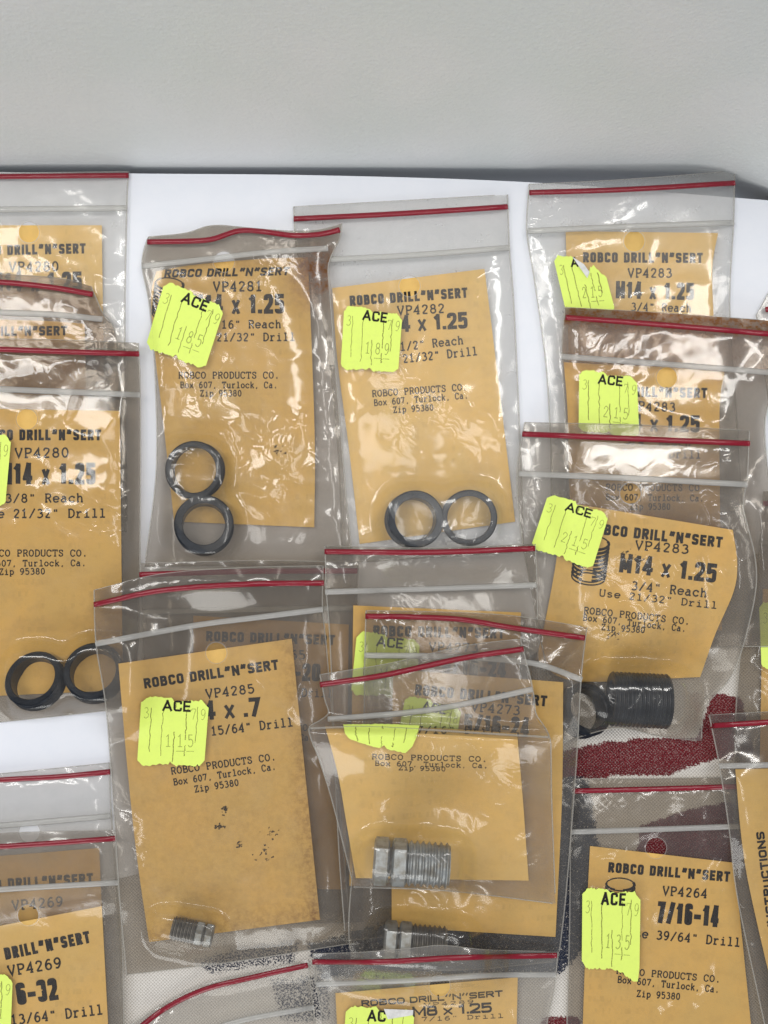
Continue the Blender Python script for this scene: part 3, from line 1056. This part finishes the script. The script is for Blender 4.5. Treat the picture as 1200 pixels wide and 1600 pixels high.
    # card and its printing
    if card:
        cp = coons(card[0], card[1], card[2] if len(card) > 2 else (), card[3] if len(card) > 3 else (), 5.0)
        cr, cc = cp.shape[:2]
        cx, cyy = cp[..., 0], cp[..., 1]
        V = at(cx, cyy, sample(zcard, cx, cyy)).reshape(-1, 3)
        loc = tuple(V.mean(0))
        N = cr * cc
        qq = quads(cr, cc)
        V2 = np.vstack([V, V - (0, 0, 0.018)])
        ring = [i for i in range(cc)] + [r * cc + cc - 1 for r in range(1, cr)] + \
            [(cr - 1) * cc + i for i in range(cc - 2, -1, -1)] + [r * cc for r in range(cr - 2, 0, -1)]
        ring = np.array(ring)
        nx = np.roll(ring, -1)
        side = np.stack([ring, nx, nx + N, ring + N], 1)
        F = np.vstack([qq, qq[:, ::-1] + N, side])
        st = np.zeros(N) if stain is None else np.clip(stain(cx, cyy), 0, 1).ravel()
        c = mesh('card', V2, F, M['card'], loc=loc, attrs={'stain': np.r_[st, st]})
        c.data.set_sharp_from_angle(angle=math.radians(50))
        tag(c, card_label, 'card', CARDS)
        for nm, lines in texts:
            k = Ink()
            for ln in lines:
                k.text(*ln[:6], **(ln[6] if len(ln) > 6 else {}))
            k.build(nm, M['ink'], c, zcard, 0.007)
        if draw:
            k = Ink()
            draw(k)
            k.build('printed_pattern', M['ink'], c, zcard, 0.007)
        if soot:
            k = Ink()
            rg = np.random.default_rng(seed)
            for (sx, sy, w, h) in soot:
                for _ in range(16):
                    a = rg.normal((sx, sy), (w / 3.2, h / 3.2))
                    l = 1.5 + 5 * rg.random() ** 2
                    k.line([a, a + l * rg.normal((.8, -.35), (.3, .35))], 0.7 + 2.4 * rg.random() ** 2)
            k.build('soot_marking', M['soot'], c, zcard, 0.009)
    return built, zcard


HD = dict(style='hd', wt=.25)
SZ = dict(style='sz', wt=.22)
NAME = 'ROBCO DRILL<N>SERT'


def T(hd=None, num=None, size=None, reach=None, drill=None, addr=None):
    out = []
    if hd: out.append(('heading_lettering', [(NAME, *hd[:5], {**HD, **(hd[5] if len(hd) > 5 else {})})]))
    if num: out.append(('number_lettering', [num]))
    if size: out.append(('size_lettering', [(*size, SZ)]))
    if reach: out.append(('reach_lettering', [reach]))
    if drill: out.append(('drill_lettering', [drill]))
    if addr: out.append(('address_lettering', [(s, *a) for s, a in zip(('ROBCO PRODUCTS CO.', 'Box 607, Turlock, Ca.', 'Zip 95380'), addr)]))
    return out


def insert_drawing(cx, cyy, w, h, ang=0.1):
    def f(k):
        c, s = math.cos(ang), math.sin(ang)
        R = lambda p: (cx + p[0] * c - p[1] * s, cyy + p[0] * s + p[1] * c)
        t = np.linspace(0, 2 * math.pi, 30)
        for rx, ry, oy in ((w / 2, h * .16, h * .34), (w * .36, h * .1, h * .34)):
            k.line([R((rx * math.cos(a), oy + ry * math.sin(a))) for a in t], 2.2)
        for i in range(9):
            oy = -h * .42 + i * h * .085
            k.line([R((w / 2 * math.cos(a), oy + h * .15 * math.sin(a))) for a in np.linspace(-.45, 1.35, 9)], 4.2)
            k.line([R((w / 2 * math.cos(a), oy + h * .15 * math.sin(a))) for a in np.linspace(1.95, 3.3, 7)], 3.4)
        k.line([R((-w / 2, -h * .4)), R((-w / 2, h * .34))], 2)
        k.line([R((w / 2, -h * .4)), R((w / 2, h * .34))], 2)
        k.line([R((w / 2 * math.cos(a), -h * .42 + h * .16 * math.sin(a))) for a in t], 2)
    return f


def put(built, fn):
    for (it, zc), f in zip(built, fn):
        f(it, zc)


# ------------------------------------------------------------------ the bags, from the bottom of the pile upwards
# a corner of a bag at the far right
bag('clear zip bag mostly out of view at the right edge near the white board',
    [(1182, 492), (1230, 440), (1420, 430)], [(1240, 900), (1430, 880)], seed=3, haze=0.16, smoke=0.1, pillow=.15,
    stripe=[(1196, 484), (1420, 448)])

# right hand bag half out of view
bag('wrinkled zip bag half out of view at the right edge, above the vertical lettering card',
    [(1193, 768), (1420, 768)], [(1148, 1290), (1430, 1300)], left=[(1184, 880), (1165, 960), (1150, 1110)],
    stripe=[(1193, 787), (1420, 787)], ridge=[(1186, 846), (1424, 846)], seed=21, wrk=1.9, pillow=.22, smoke=.45,
    card=([(1192, 920), (1400, 925)], [(1186, 1270), (1400, 1270)]),
    card_label='yellow card only showing its left border at the right edge above the vertical lettering card',
    stick=[dict(q=[(1186, 940), (1276, 948), (1280, 1046), (1190, 1046)], seed=2, price='215')])

# upper left bag
bag('flat zip bag at the upper left, reaching back to the wall',
    [(-135, 272), (201, 268)], [(-130, 840), (198, 830)], right=[(198, 330), (195, 530)],
    stripe=[(-135, 279), (0, 276), (201, 274)], ridge=[(-133, 327), (197, 323)], hole=(45, 363), seed=31, haze=.13, smoke=.03,
    card=([(-88, 352), (159, 352)], [(-84, 770), (164, 765)]),
    card_label='topmost yellow card at the left, size line covered by a curled bag',
    texts=T((-52, 400, 134, 396, 16), ('VP4280', 13, 424, 93, 423, 14), ('M14 x 1.25', -12, 456, 128, 454, 30)))

# brown bag below it, with its corner curled
bag('dingy zip bag with a curled torn corner, second from the top at the left',
    [(-150, 420), (0, 428), (95, 435), (142, 447)], [(-140, 960), (190, 950)], right=[(163, 494), (182, 530), (188, 700)],
    stripe=[(-150, 434), (0, 441), (80, 449), (145, 460)], ridge=[(-148, 478), (0, 486), (90, 490), (160, 497)], seed=41,
    haze=.16, smoke=.55, rust=lambda x, y: 0.16 + 0 * x, wrk=0.8,
    card=([(-105, 497), (60, 501), (132, 506)], [(-100, 910), (140, 910)]),
    card_label='brownish yellow card of which only one heading shows, between two bags at the left',
    texts=T((-88, 526, 105, 524, 15)))

# left bag with two tilted inserts
b, zc = bag('zip bag with two tilted black inserts at the left, over the dingy bag',
    [(-125, 530), (60, 530), (216, 536)], [(-120, 1140), (60, 1122), (186, 1108)], right=[(219, 615), (219, 800), (216, 1000), (205, 1070)],
    stripe=[(-125, 543), (0, 546), (110, 550), (217, 553)], ridge=[(-122, 602), (0, 606), (218, 615)], hole=(42, 655), seed=51,
    haze=.13, smoke=.52, pillow=.12,
    card=([(-62, 638), (187, 642)], [(-60, 1090), (192, 1078)]),
    card_label='large yellow card reading 3/8" Reach, left of the rusty torn bag',
    texts=T((-36, 688, 158, 688, 17), ('VP4280', 22, 715, 109, 714, 14), ('M14 x 1.25', 2, 757, 149, 757, 34),
            ('3/8" Reach', 7, 785, 131, 784, 12.5), ('Use 21/32" Drill', -29, 809, 166, 808, 12.5),
            [(-30, 869, 137, 869, 9.5), (-40, 885, 135, 884, 9), (-2, 898, 71, 897, 9)]),
    items=[('ring', 55, 1063, 42, 0.78), ('ring', 152, 1052, 42, 0.86)],
    stick=[dict(q=[(-78, 670), (18, 678), (8, 792), (-85, 785)], seed=5, price='169')])
put(b, [lambda it, z: threaded_insert(56, 1064, z + .42, (-.10, .50, .86), .86, .66, .52, 'black threaded insert tilted forwards, leftmost of all inserts'),
        lambda it, z: threaded_insert(148, 1052, z + .46, (.06, .42, .9), .86, .66, .62, 'black threaded insert touching the leftmost one, partly under a bag edge')])

# VP4282, upper middle
b, zc = bag('clear zip bag in the upper middle with two rings side by side in it',
    [(459, 323), (793, 304)], [(535, 880), (818, 862)], left=[(466, 400), (505, 500), (528, 700)], right=[(796, 390), (803, 480), (813, 700)],
    stripe=[(459, 342), (620, 334), (793, 323)], ridge=[(462, 406), (640, 397), (796, 385)], hole=(640, 447), seed=61,
    haze=.13, smoke=.02, pillow=.13, wrk=0.95,
    card=([(519, 450), (757, 420)], [(562, 850), (805, 815)], [(527, 560), (545, 700)], [(772, 540), (790, 690)]),
    card_label='yellow card reading 1/2" Reach, tilted slightly anticlockwise in the upper middle',
    texts=T((547, 478, 731, 465, 16), ('VP4282', 620, 492, 696, 488, 13), ('M14 x 1.25', 594, 521, 731, 513, 26),
            ('1/2" Reach', 625, 548, 725, 537, 12), ('Use 21/32" Drill', 590, 571, 747, 554, 12),
            [(581, 620, 731, 609, 9.5), (584, 634, 732, 622, 9), (614, 645, 678, 641, 9)]),
    items=[('ring', 647, 810, 42, 0.62), ('ring', 733, 808, 42, 0.56)],
    stick=[dict(q=[(538, 476), (629, 489), (622, 582), (532, 577)], seed=6, price='189')])
put(b, [lambda it, z: threaded_insert(647, 812, z + .31, (.13, .07, 1), .85, .61, .66, 'black threaded insert standing left of its pair in the upper middle bag'),
        lambda it, z: threaded_insert(733, 809, z + .28, (-.08, -.03, 1), .83, .645, .5, 'thin black ring standing right of its pair in the upper middle bag')])

# VP4281 with the rusty torn corner
b, zc = bag('zip bag with rusty torn corner, two rings one above the other',
    [(232, 370), (290, 364), (333, 352), (400, 357), (460, 361), (505, 358), (534, 349)], [(226, 885), (400, 884), (552, 886)],
    left=[(222, 412), (234, 480), (243, 600), (244, 740)], right=[(529, 378), (513, 412), (516, 470), (526, 600), (541, 780)],
    stripe=[(230, 378), (290, 377), (330, 374), (372, 361), (410, 362), (460, 368), (500, 366), (531, 359)],
    ridge=[(222, 414), (330, 402), (420, 392), (512, 386)], hole=(350, 409), seed=71,
    haze=.14, smoke=.42, pillow=.16, wrk=1.1,
    rust=lambda x, y: 1.15 * np.exp(-((x - 505) / 34) ** 2 - ((y - 425) / 42) ** 2) + .04,
    card=([(244, 424), (300, 414), (400, 405), (481, 402)], [(272, 815), (491, 824)], [(236, 465), (243, 560), (254, 650)], [(487, 540), (492, 700)]),
    card_label='yellow card with a rusty upper right corner reading 16" Reach',
    stain=lambda x, y: 1.0 * np.exp(-((x - 492) / 36) ** 2 - ((y - 418) / 46) ** 2) + .35 * np.exp(-((y - 408) / 12) ** 2),
    texts=T((256, 434, 451, 430, 13, dict(slant=.22)), ('VP4281', 332, 455, 411, 454, 14), ('M14 x 1.25', 300, 491, 444, 490, 31),
            ('7/16" Reach', 324, 513, 440, 512, 11.5), ('Use 21/32" Drill', 296, 533, 462, 532, 11.5),
            [(278, 591, 437, 591, 9.5), (281, 606, 434, 606, 9), (312, 619, 378, 619, 9)]),
    draw=insert_drawing(262, 470, 44, 62, .1), soot=[(436, 700, 26, 40)],
    items=[('ring', 305, 736, 43, 0.50), ('ring', 318, 820, 43, 0.66)],
    stick=[dict(q=[(258, 438), (352, 478), (320, 577), (227, 543)], seed=7, price='185')])
put(b, [lambda it, z: threaded_insert(305, 735, z + .25, (-.08, .03, 1), .86, .675, .46, 'thin black ring, upper of the pair below the rusty card'),
        lambda it, z: threaded_insert(319, 821, z + .33, (.13, .16, 1), .87, .62, .66, 'black threaded insert, lower of the pair below the rusty card')])

# right hand column
bag('clear zip bag at the upper right, overhanging the back edge of the board',
    [(827, 288), (980, 280), (1148, 267)], [(862, 790), (1160, 800)], left=[(823, 360), (834, 430), (852, 560), (860, 680)], right=[(1146, 350), (1140, 480), (1150, 640)],
    stripe=[(827, 301), (980, 296), (1148, 286)], ridge=[(825, 359), (980, 352), (1146, 346)], hole=(991, 377), seed=81, haze=.13, smoke=.0, pillow=.2, wrk=0.8,
    card=([(884, 361), (1122, 364)], [(894, 760), (1126, 762)], [(887, 480)], [(1113, 420), (1116, 520)]),
    card_label='uppermost yellow card at the right with a torn price sticker beside it',
    texts=T((911, 410, 1098, 411, 16), ('VP4283', 980, 433, 1051, 433, 13), ('M14 x 1.25', 962, 466, 1084, 469, 27), ('3/4" Reach', 985, 485, 1081, 487, 11.5)),
    soot=[(965, 353, 50, 9)],
    stick=[dict(q=[(864, 400), (938, 396), (962, 488), (886, 494)], seed=8, price='215', ace='A', date='3',
                top=[(0, .1), (.1, .0), (.40, .02), (.5, .22), (.62, .36), (.72, .22), (.8, .2), (1, .42)],
                torn=[(.4, .03), (.5, .22), (.6, .4), (.68, .3), (.6, .16)])])

bag('rust stained zip bag at the right, second from the top of the right column',
    [(883, 480), (1040, 489), (1216, 502)], [(900, 1010), (1222, 1010)], left=[(878, 555), (886, 700)], right=[(1214, 590), (1196, 650), (1198, 720), (1216, 850)],
    stripe=[(884, 496), (1040, 508), (1216, 523)], ridge=[(878, 555), (1040, 567), (1214, 581)], hole=(1042, 590), seed=91,
    haze=.14, smoke=.42, pillow=.16, wrk=0.9,
    rust=lambda x, y: 0.95 * np.clip((515 - (y - (x - 883) * .065)) / 22, 0, 1) + 0.32 * np.clip((590 - (y - (x - 883) * .065)) / 40, 0, 1) + .05,
    card=([(881, 566), (1132, 578)], [(890, 985), (1128, 985)], [(888, 680)], [(1124, 660)]),
    card_label='yellow card second from the top in the right column',
    texts=T((914, 619, 1105, 622, 16), ('VP4283', 984, 640, 1056, 643, 13), ('M14 x 1.25', 956, 673, 1093, 676, 27), ('3/4" Reach', 976, 694, 1080, 697, 11.5),
            ('Use 21/32" Drill', 930, 712, 1096, 716, 11.5),
            [(946, 766, 1102, 767, 9.5), (946, 781, 1100, 783, 9), (984, 796, 1048, 796, 9)]),
    stick=[dict(q=[(905, 577), (995, 587), (999, 684), (904, 674)], seed=9, price='215')])

b, zc = bag('crumpled zip bag at the right holding a large insert lying on its side',
    [(820, 660), (1000, 664), (1171, 673)], [(872, 1162), (960, 1138), (1030, 1150), (1096, 1158)],
    left=[(808, 740), (814, 830), (838, 960), (860, 1080)], right=[(1167, 755), (1161, 790), (1181, 880), (1176, 950), (1146, 1050), (1102, 1105)],
    stripe=[(816, 678), (1000, 686), (1171, 693)], ridge=[(810, 738), (980, 745), (1167, 755)], hole=(985, 771), seed=101,
    haze=.15, smoke=.34, pillow=.16, wrk=1.15,
    card=([(866, 782), (1145, 828)], [(838, 1030), (900, 1064), (1094, 1058)], [(872, 850), (856, 950)], [(1152, 880), (1146, 925), (1118, 990)]),
    card_label='bent yellow card with a dark drawing of an insert, above the lying insert',
    texts=T((918, 833, 1128, 856, 17), ('VP4283', 991, 858, 1077, 865, 13), ('M14 x 1.25', 967, 894, 1118, 911, 30), ('3/4" Reach', 985, 921, 1105, 933, 12.5),
            ('Use 21/32" Drill', 935, 931, 1121, 951, 10),
            [(911, 958, 1078, 976, 9.5), (910, 969, 1072, 987, 9), (939, 984, 1008, 989, 9)]),
    draw=insert_drawing(922, 878, 52, 72, .12), soot=[(985, 872, 30, 14), (958, 993, 26, 14)],
    items=[('rod', 962, 1092, 1032, 1096, 0.80), ('ring', 912, 1108, 40, 0.7)],
    stick=[dict(q=[(857, 771), (953, 800), (925, 890), (829, 856)], seed=10, price='215')])
put(b, [lambda it, z: threaded_insert(999, 1094, z, (1, -.05, .0), .80, .55, 1.68, 'large black threaded insert lying on its side in the crumpled bag'),
        lambda it, z: threaded_insert(912, 1110, z + .38, (.35, .35, .85), .80, .60, .62, 'black insert half hidden beside the large lying one')])

# bag behind the sooty one
bag('zip bag whose red stripe peeks out above the sooty bag in the middle left',
    [(220, 880), (400, 876), (560, 878)], [(236, 1450), (566, 1440)], right=[(558, 950), (562, 1200)],
    stripe=[(218, 898), (380, 893), (558, 892)], ridge=[(220, 955), (400, 950), (559, 948)], seed=111, haze=.13, smoke=.42,
    card=([(302, 962), (545, 976)], [(304, 1385), (540, 1390)]),
    card_label='yellow card behind the sooty card, its heading dimmed by plastic',
    texts=T((322, 1002, 523, 1008, 16), ('VP4265', 402, 1028, 478, 1030, 13), ('7/16-20', 400, 1062, 500, 1065, 28), None, ('Use 29/64" Drill', 360, 1086, 520, 1089, 12),
            [(330, 1138, 490, 1142, 9.5), (332, 1153, 490, 1157, 9), (370, 1168, 436, 1170, 9)]))

# lower left bags
bag('zip bag at the lower left with white board showing between its zip lines',
    [(-150, 1222), (0, 1209), (171, 1192)], [(-140, 1700), (196, 1690)], right=[(174, 1270), (184, 1420)],
    stripe=[(-150, 1232), (0, 1219), (90, 1214), (172, 1206)], ridge=[(-148, 1298), (0, 1288), (172, 1273)], hole=(46, 1300), seed=121, haze=.10, smoke=.05, wrk=1.2,
    card=([(-92, 1345), (155, 1325)], [(-90, 1690), (170, 1685)]),
    card_label='yellow card dimmed under another bag at the lower left',
    texts=T((-56, 1394, 146, 1381, 17), ('VP4269', 18, 1422, 100, 1415, 14)))

bag('zip bag at the lower left corner, lying over a bag with the same number',
    [(-160, 1314), (0, 1302), (180, 1297)], [(-150, 1900), (196, 1880)], right=[(184, 1378), (192, 1500)],
    stripe=[(-160, 1333), (0, 1323), (90, 1317), (181, 1310)], ridge=[(-158, 1400), (0, 1388), (185, 1377)], hole=(44, 1430), seed=131, haze=.13, smoke=.30,
    card=([(-110, 1468), (159, 1416)], [(-70, 1880), (182, 1850)]),
    card_label='yellow card reading 6-32 in the lower left corner',
    texts=T((-60, 1514, 142, 1473, 19), ('VP4269', 12, 1525, 98, 1511, 15), ('6-32', 28, 1571, 92, 1562, 35), None, ('Use 13/64" Drill', -32, 1607, 162, 1584, 14)),
    stick=[dict(q=[(-82, 1512), (20, 1522), (16, 1630), (-88, 1622)], seed=14, price='115')])

# lower right
bag('zip bag over the red and navy cloth at the lower right',
    [(897, 1217), (1020, 1216), (1190, 1213)], [(884, 1800), (1230, 1800)], left=[(892, 1300), (890, 1450), (886, 1600)], right=[(1186, 1290), (1204, 1500)],
    stripe=[(896, 1236), (1020, 1233), (1190, 1228)], ridge=[(892, 1298), (1020, 1294), (1188, 1288)], hole=(1025, 1325), seed=141, haze=.10, smoke=.38, wrk=1.9, pillow=.16,
    card=([(922, 1322), (1146, 1348)], [(906, 1740), (1190, 1765)], [(916, 1450)], [(1160, 1470)]),
    card_label='yellow card reading 7/16-14 at the lower right',
    texts=T((950, 1363, 1140, 1378, 16), ('VP4264', 1034, 1398, 1106, 1403, 13), ('7/16-14', 1026, 1442, 1122, 1449, 34), None, ('Use 39/64" Drill', 980, 1463, 1157, 1479, 12.5),
            [(962, 1521, 1126, 1535, 9.5), (964, 1535, 1124, 1551, 9.5), (994, 1557, 1063, 1562, 9.5)]),
    draw=insert_drawing(968, 1408, 44, 62, .05),
    stick=[dict(q=[(910, 1387), (1001, 1391), (999, 1522), (909, 1512)], seed=15, price='135',
                bot=[(0, .93), (.08, 1), (.47, .98), (.5, .97), (.7, 1.0), (.76, 1.05), (.97, 1.11), (.98, 1.06), (1, .93)])])

bag('zip bag holding the card of vertical lettering, at the right edge',
    [(1108, 1117), (1250, 1110), (1440, 1106)], [(1215, 1690), (1480, 1680)], left=[(1124, 1195), (1140, 1300), (1152, 1400), (1186, 1560)],
    stripe=[(1112, 1134), (1250, 1126), (1440, 1120)], ridge=[(1125, 1195), (1260, 1192), (1442, 1188)], seed=151, haze=.13, smoke=.42, wrk=1.6, pillow=.16,
    card=([(1149, 1202), (1400, 1196)], [(1232, 1650), (1450, 1640)], [(1160, 1320), (1178, 1420)]),
    card_label='yellow card turned sideways with vertical lettering at the right edge',
    texts=[('heading_lettering', [('INSERTION INSTRUCTIONS', 1226, 1560, 1194, 1299, 13, HD)])])

# the sooty bag
b, zc = bag('zip bag with a brownish sooty card and small plug, left of the middle',
    [(147, 922), (250, 897), (380, 887), (505, 884)], [(198, 1523), (370, 1502), (549, 1474)],
    left=[(150, 1005), (165, 1100), (175, 1220), (187, 1400)], right=[(504, 950), (510, 1010), (526, 1200), (541, 1380)],
    stripe=[(147, 945), (250, 923), (380, 913), (506, 911)], ridge=[(150, 1004), (300, 976), (400, 963), (504, 950)], hole=(338, 1020), seed=161,
    haze=.15, smoke=.46, pillow=.12, wrk=1.3,
    card=([(185, 1037), (456, 998)], [(233, 1472), (500, 1437)], [(199, 1200), (214, 1340)], [(468, 1120), (486, 1300)]),
    card_label='brownish yellow card with sooty smears reading 15/64" Drill',
    stain=lambda x, y: .10 * np.clip((y - 1150) / 120, 0, 1) + .05 + .35 * np.exp(-((x - 456 - (y - 998) * .1) / 22) ** 2) + .3 * np.exp(-((y - 1455 + (x - 366) * .13) / 26) ** 2),
    texts=T((226, 1076, 436, 1046, 16), ('VP4285', 321, 1091, 399, 1082, 13), ('M4 x .7', 296, 1127, 408, 1119, 30), None, ('Use 15/64" Drill', 286, 1154, 459, 1134, 12.5),
            [(267, 1210, 432, 1187, 10), (271, 1227, 432, 1202, 9.5), (304, 1238, 374, 1227, 9.5)]),
    soot=[(340, 1292, 18, 7), (350, 1266, 8, 8), (424, 1302, 24, 14), (412, 1332, 28, 20), (372, 1320, 8, 6)],
    items=[('bolt', 262, 1448, 322, 1460, 0.34)],
    stick=[dict(q=[(221, 1088), (327, 1093), (319, 1196), (214, 1196)], seed=16, price='115')])
z0 = b[0][1]
hex_bolt(300, 1456, z0, 192, 0.52, 'small dull grey plug with dark thread at the foot of the sooty card', 'dull', 'zinc', 1.35)

# three bags in the middle
bag('zip bag rearmost of three in the middle, above the fluorescent sticker',
    [(508, 853), (670, 856), (836, 850)], [(540, 1470), (850, 1440)], left=[(510, 925), (516, 1010), (528, 1300)], right=[(839, 915), (842, 1100)],
    stripe=[(507, 862), (670, 863), (836, 857)], ridge=[(508, 923), (670, 918), (838, 912)], seed=171, haze=.13, smoke=.40, wrk=1.0,
    card=([(552, 946), (814, 957)], [(546, 1384), (806, 1390)]),
    card_label='rearmost yellow card of three in the middle, its heading under two red stripes',
    texts=T((583, 994, 788, 998, 17), ('VP4273', 669, 1017, 748, 1019, 13), ('5/16-24', 690, 1056, 790, 1060, 30)),
    stick=[dict(q=[(558, 986), (657, 998), (647, 1092), (548, 1086)], seed=17, price='145')])

b, zc = bag('zip bag in the middle of three, with a bowed red stripe and tan card edge',
    [(572, 954), (690, 956), (800, 962), (917, 980)], [(548, 1500), (700, 1516), (872, 1502)],
    left=[(570, 1022), (566, 1200), (546, 1420)], right=[(908, 1060), (900, 1200), (884, 1400)],
    stripe=[(571, 963), (640, 964), (720, 968), (800, 981), (914, 997)], ridge=[(570, 1022), (700, 1024), (830, 1034), (909, 1060)], seed=181, haze=.12, smoke=.36, wrk=1.1, pillow=.14,
    card=([(614, 1046), (880, 1066)], [(612, 1448), (868, 1464)], [(612, 1250)], [(878, 1250)]),
    card_label='yellow card in the middle of three, jutting out right and below the front one',
    texts=T((648, 1086, 854, 1104, 17), ('VP4273', 735, 1110, 813, 1117, 13), ('5/16-24', 724, 1146, 826, 1152, 31)),
    items=[('bolt', 615, 1468, 710, 1478, 0.52)],
    stick=[dict(q=[(634, 1086), (722, 1102), (706, 1196), (616, 1180)], seed=18, price='145', date='3 78')])
hex_bolt(652, 1473, b[0][1], 5, 0.80, 'grey hex plug half hidden below the front plug, above the bottom bag', 'dull', 'zinc')

b, zc = bag('folded zip bag in front of three in the middle, holding the bright hex plug',
    [(500, 1054), (610, 1036), (720, 1010), (813, 998)], [(553, 1386), (700, 1392), (868, 1412)],
    left=[(508, 1095), (512, 1120), (483, 1137), (500, 1190), (520, 1255)], right=[(832, 1074), (840, 1125), (859, 1150), (862, 1250)],
    stripe=[(500, 1070), (600, 1055), (720, 1029), (818, 1014)], ridge=[(512, 1122), (650, 1110), (740, 1095), (832, 1075)], seed=191, haze=.12, smoke=.22, wrk=1.0, pillow=.10,
    ridges=[([(470, 1142), (660, 1147), (870, 1158)], 0.6, (7, 60))], crease=[(483, 1138), (560, 1136), (660, 1140), (760, 1146), (858, 1152)],
    card=([(508, 1135), (660, 1137), (808, 1146)], [(556, 1372), (826, 1376)], [(528, 1210), (542, 1290)], [(817, 1250)]),
    card_label='yellow card bent over a fold, foremost of three in the middle',
    texts=[('drill_lettering', [('Use 7/16" Drill', 600, 1145, 787, 1146, 10)]),
           ('address_lettering', [('ROBCO PRODUCTS CO.', 580, 1186, 762, 1190, 7.5), ('Box 607, Turlock, Ca.', 585, 1196, 763, 1200, 7), ('Zip 95380', 622, 1203, 697, 1205, 6.5)])],
    items=[('bolt', 600, 1343, 690, 1353, 0.62)],
    stick=[dict(q=[(536, 1130), (656, 1132), (644, 1178), (542, 1162)], seed=19, price='', ace=False, date='',
                top=[(0, .06), (.5, .0), (1, .04)], bot=[(0, .5), (.05, .75), (.3, .92), (.5, .98), (.56, .82), (.62, .98), (.9, 1), (.97, .8), (1, .4)])])
hex_bolt(647, 1349, b[0][1], 4, 0.96, 'bright zinc hex plug with coarse thread at the foot of the folded bag')

# bottom edge
bag('zip bag with a rising red stripe at the bottom edge, nearly empty',
    [(200, 1606), (260, 1566), (330, 1534), (400, 1518), (482, 1499)], [(260, 1960), (540, 1960)], right=[(490, 1580)],
    stripe=[(205, 1616), (258, 1576), (320, 1546), (400, 1526), (481, 1508)], ridge=[(240, 1650), (300, 1618), (380, 1592), (490, 1572)], seed=201, haze=.08, smoke=.12, wrk=2.0, pillow=.22)

bag('zip bag with a gently wavy top at the bottom edge, card half in view',
    [(489, 1490), (560, 1488), (640, 1482), (690, 1477), (760, 1484), (872, 1487)], [(520, 1960), (850, 1960)], left=[(494, 1540), (505, 1620)], right=[(866, 1545), (852, 1640)],
    stripe=[(488, 1503), (600, 1503), (700, 1497), (780, 1495), (870, 1493)], ridge=[(494, 1536), (640, 1530), (760, 1522), (868, 1521)], hole=(687, 1541), seed=211, haze=.17, smoke=.22, wrk=1.4,
    card=([(524, 1552), (809, 1527)], [(545, 1940), (800, 1930)]),
    card_label='yellow card reading M8 x 1.25 cut off at the bottom edge',
    texts=T((565, 1573, 786, 1557, 10), ('VP4289', 661, 1573, 742, 1567, 5), ('M8 x 1.25', 645, 1589, 769, 1582, 16), None, ('Use 7/16" Drill', 610, 1598, 788, 1590, 6)),
    stick=[dict(q=[(541, 1572), (648, 1576), (640, 1690), (532, 1684)], seed=22, price='115', ace='AC', date='3',
                torn=[(.55, .02), (.98, .02), (.98, .09), (.62, .16)])])

COL.objects.update() if hasattr(COL.objects, 'update') else None
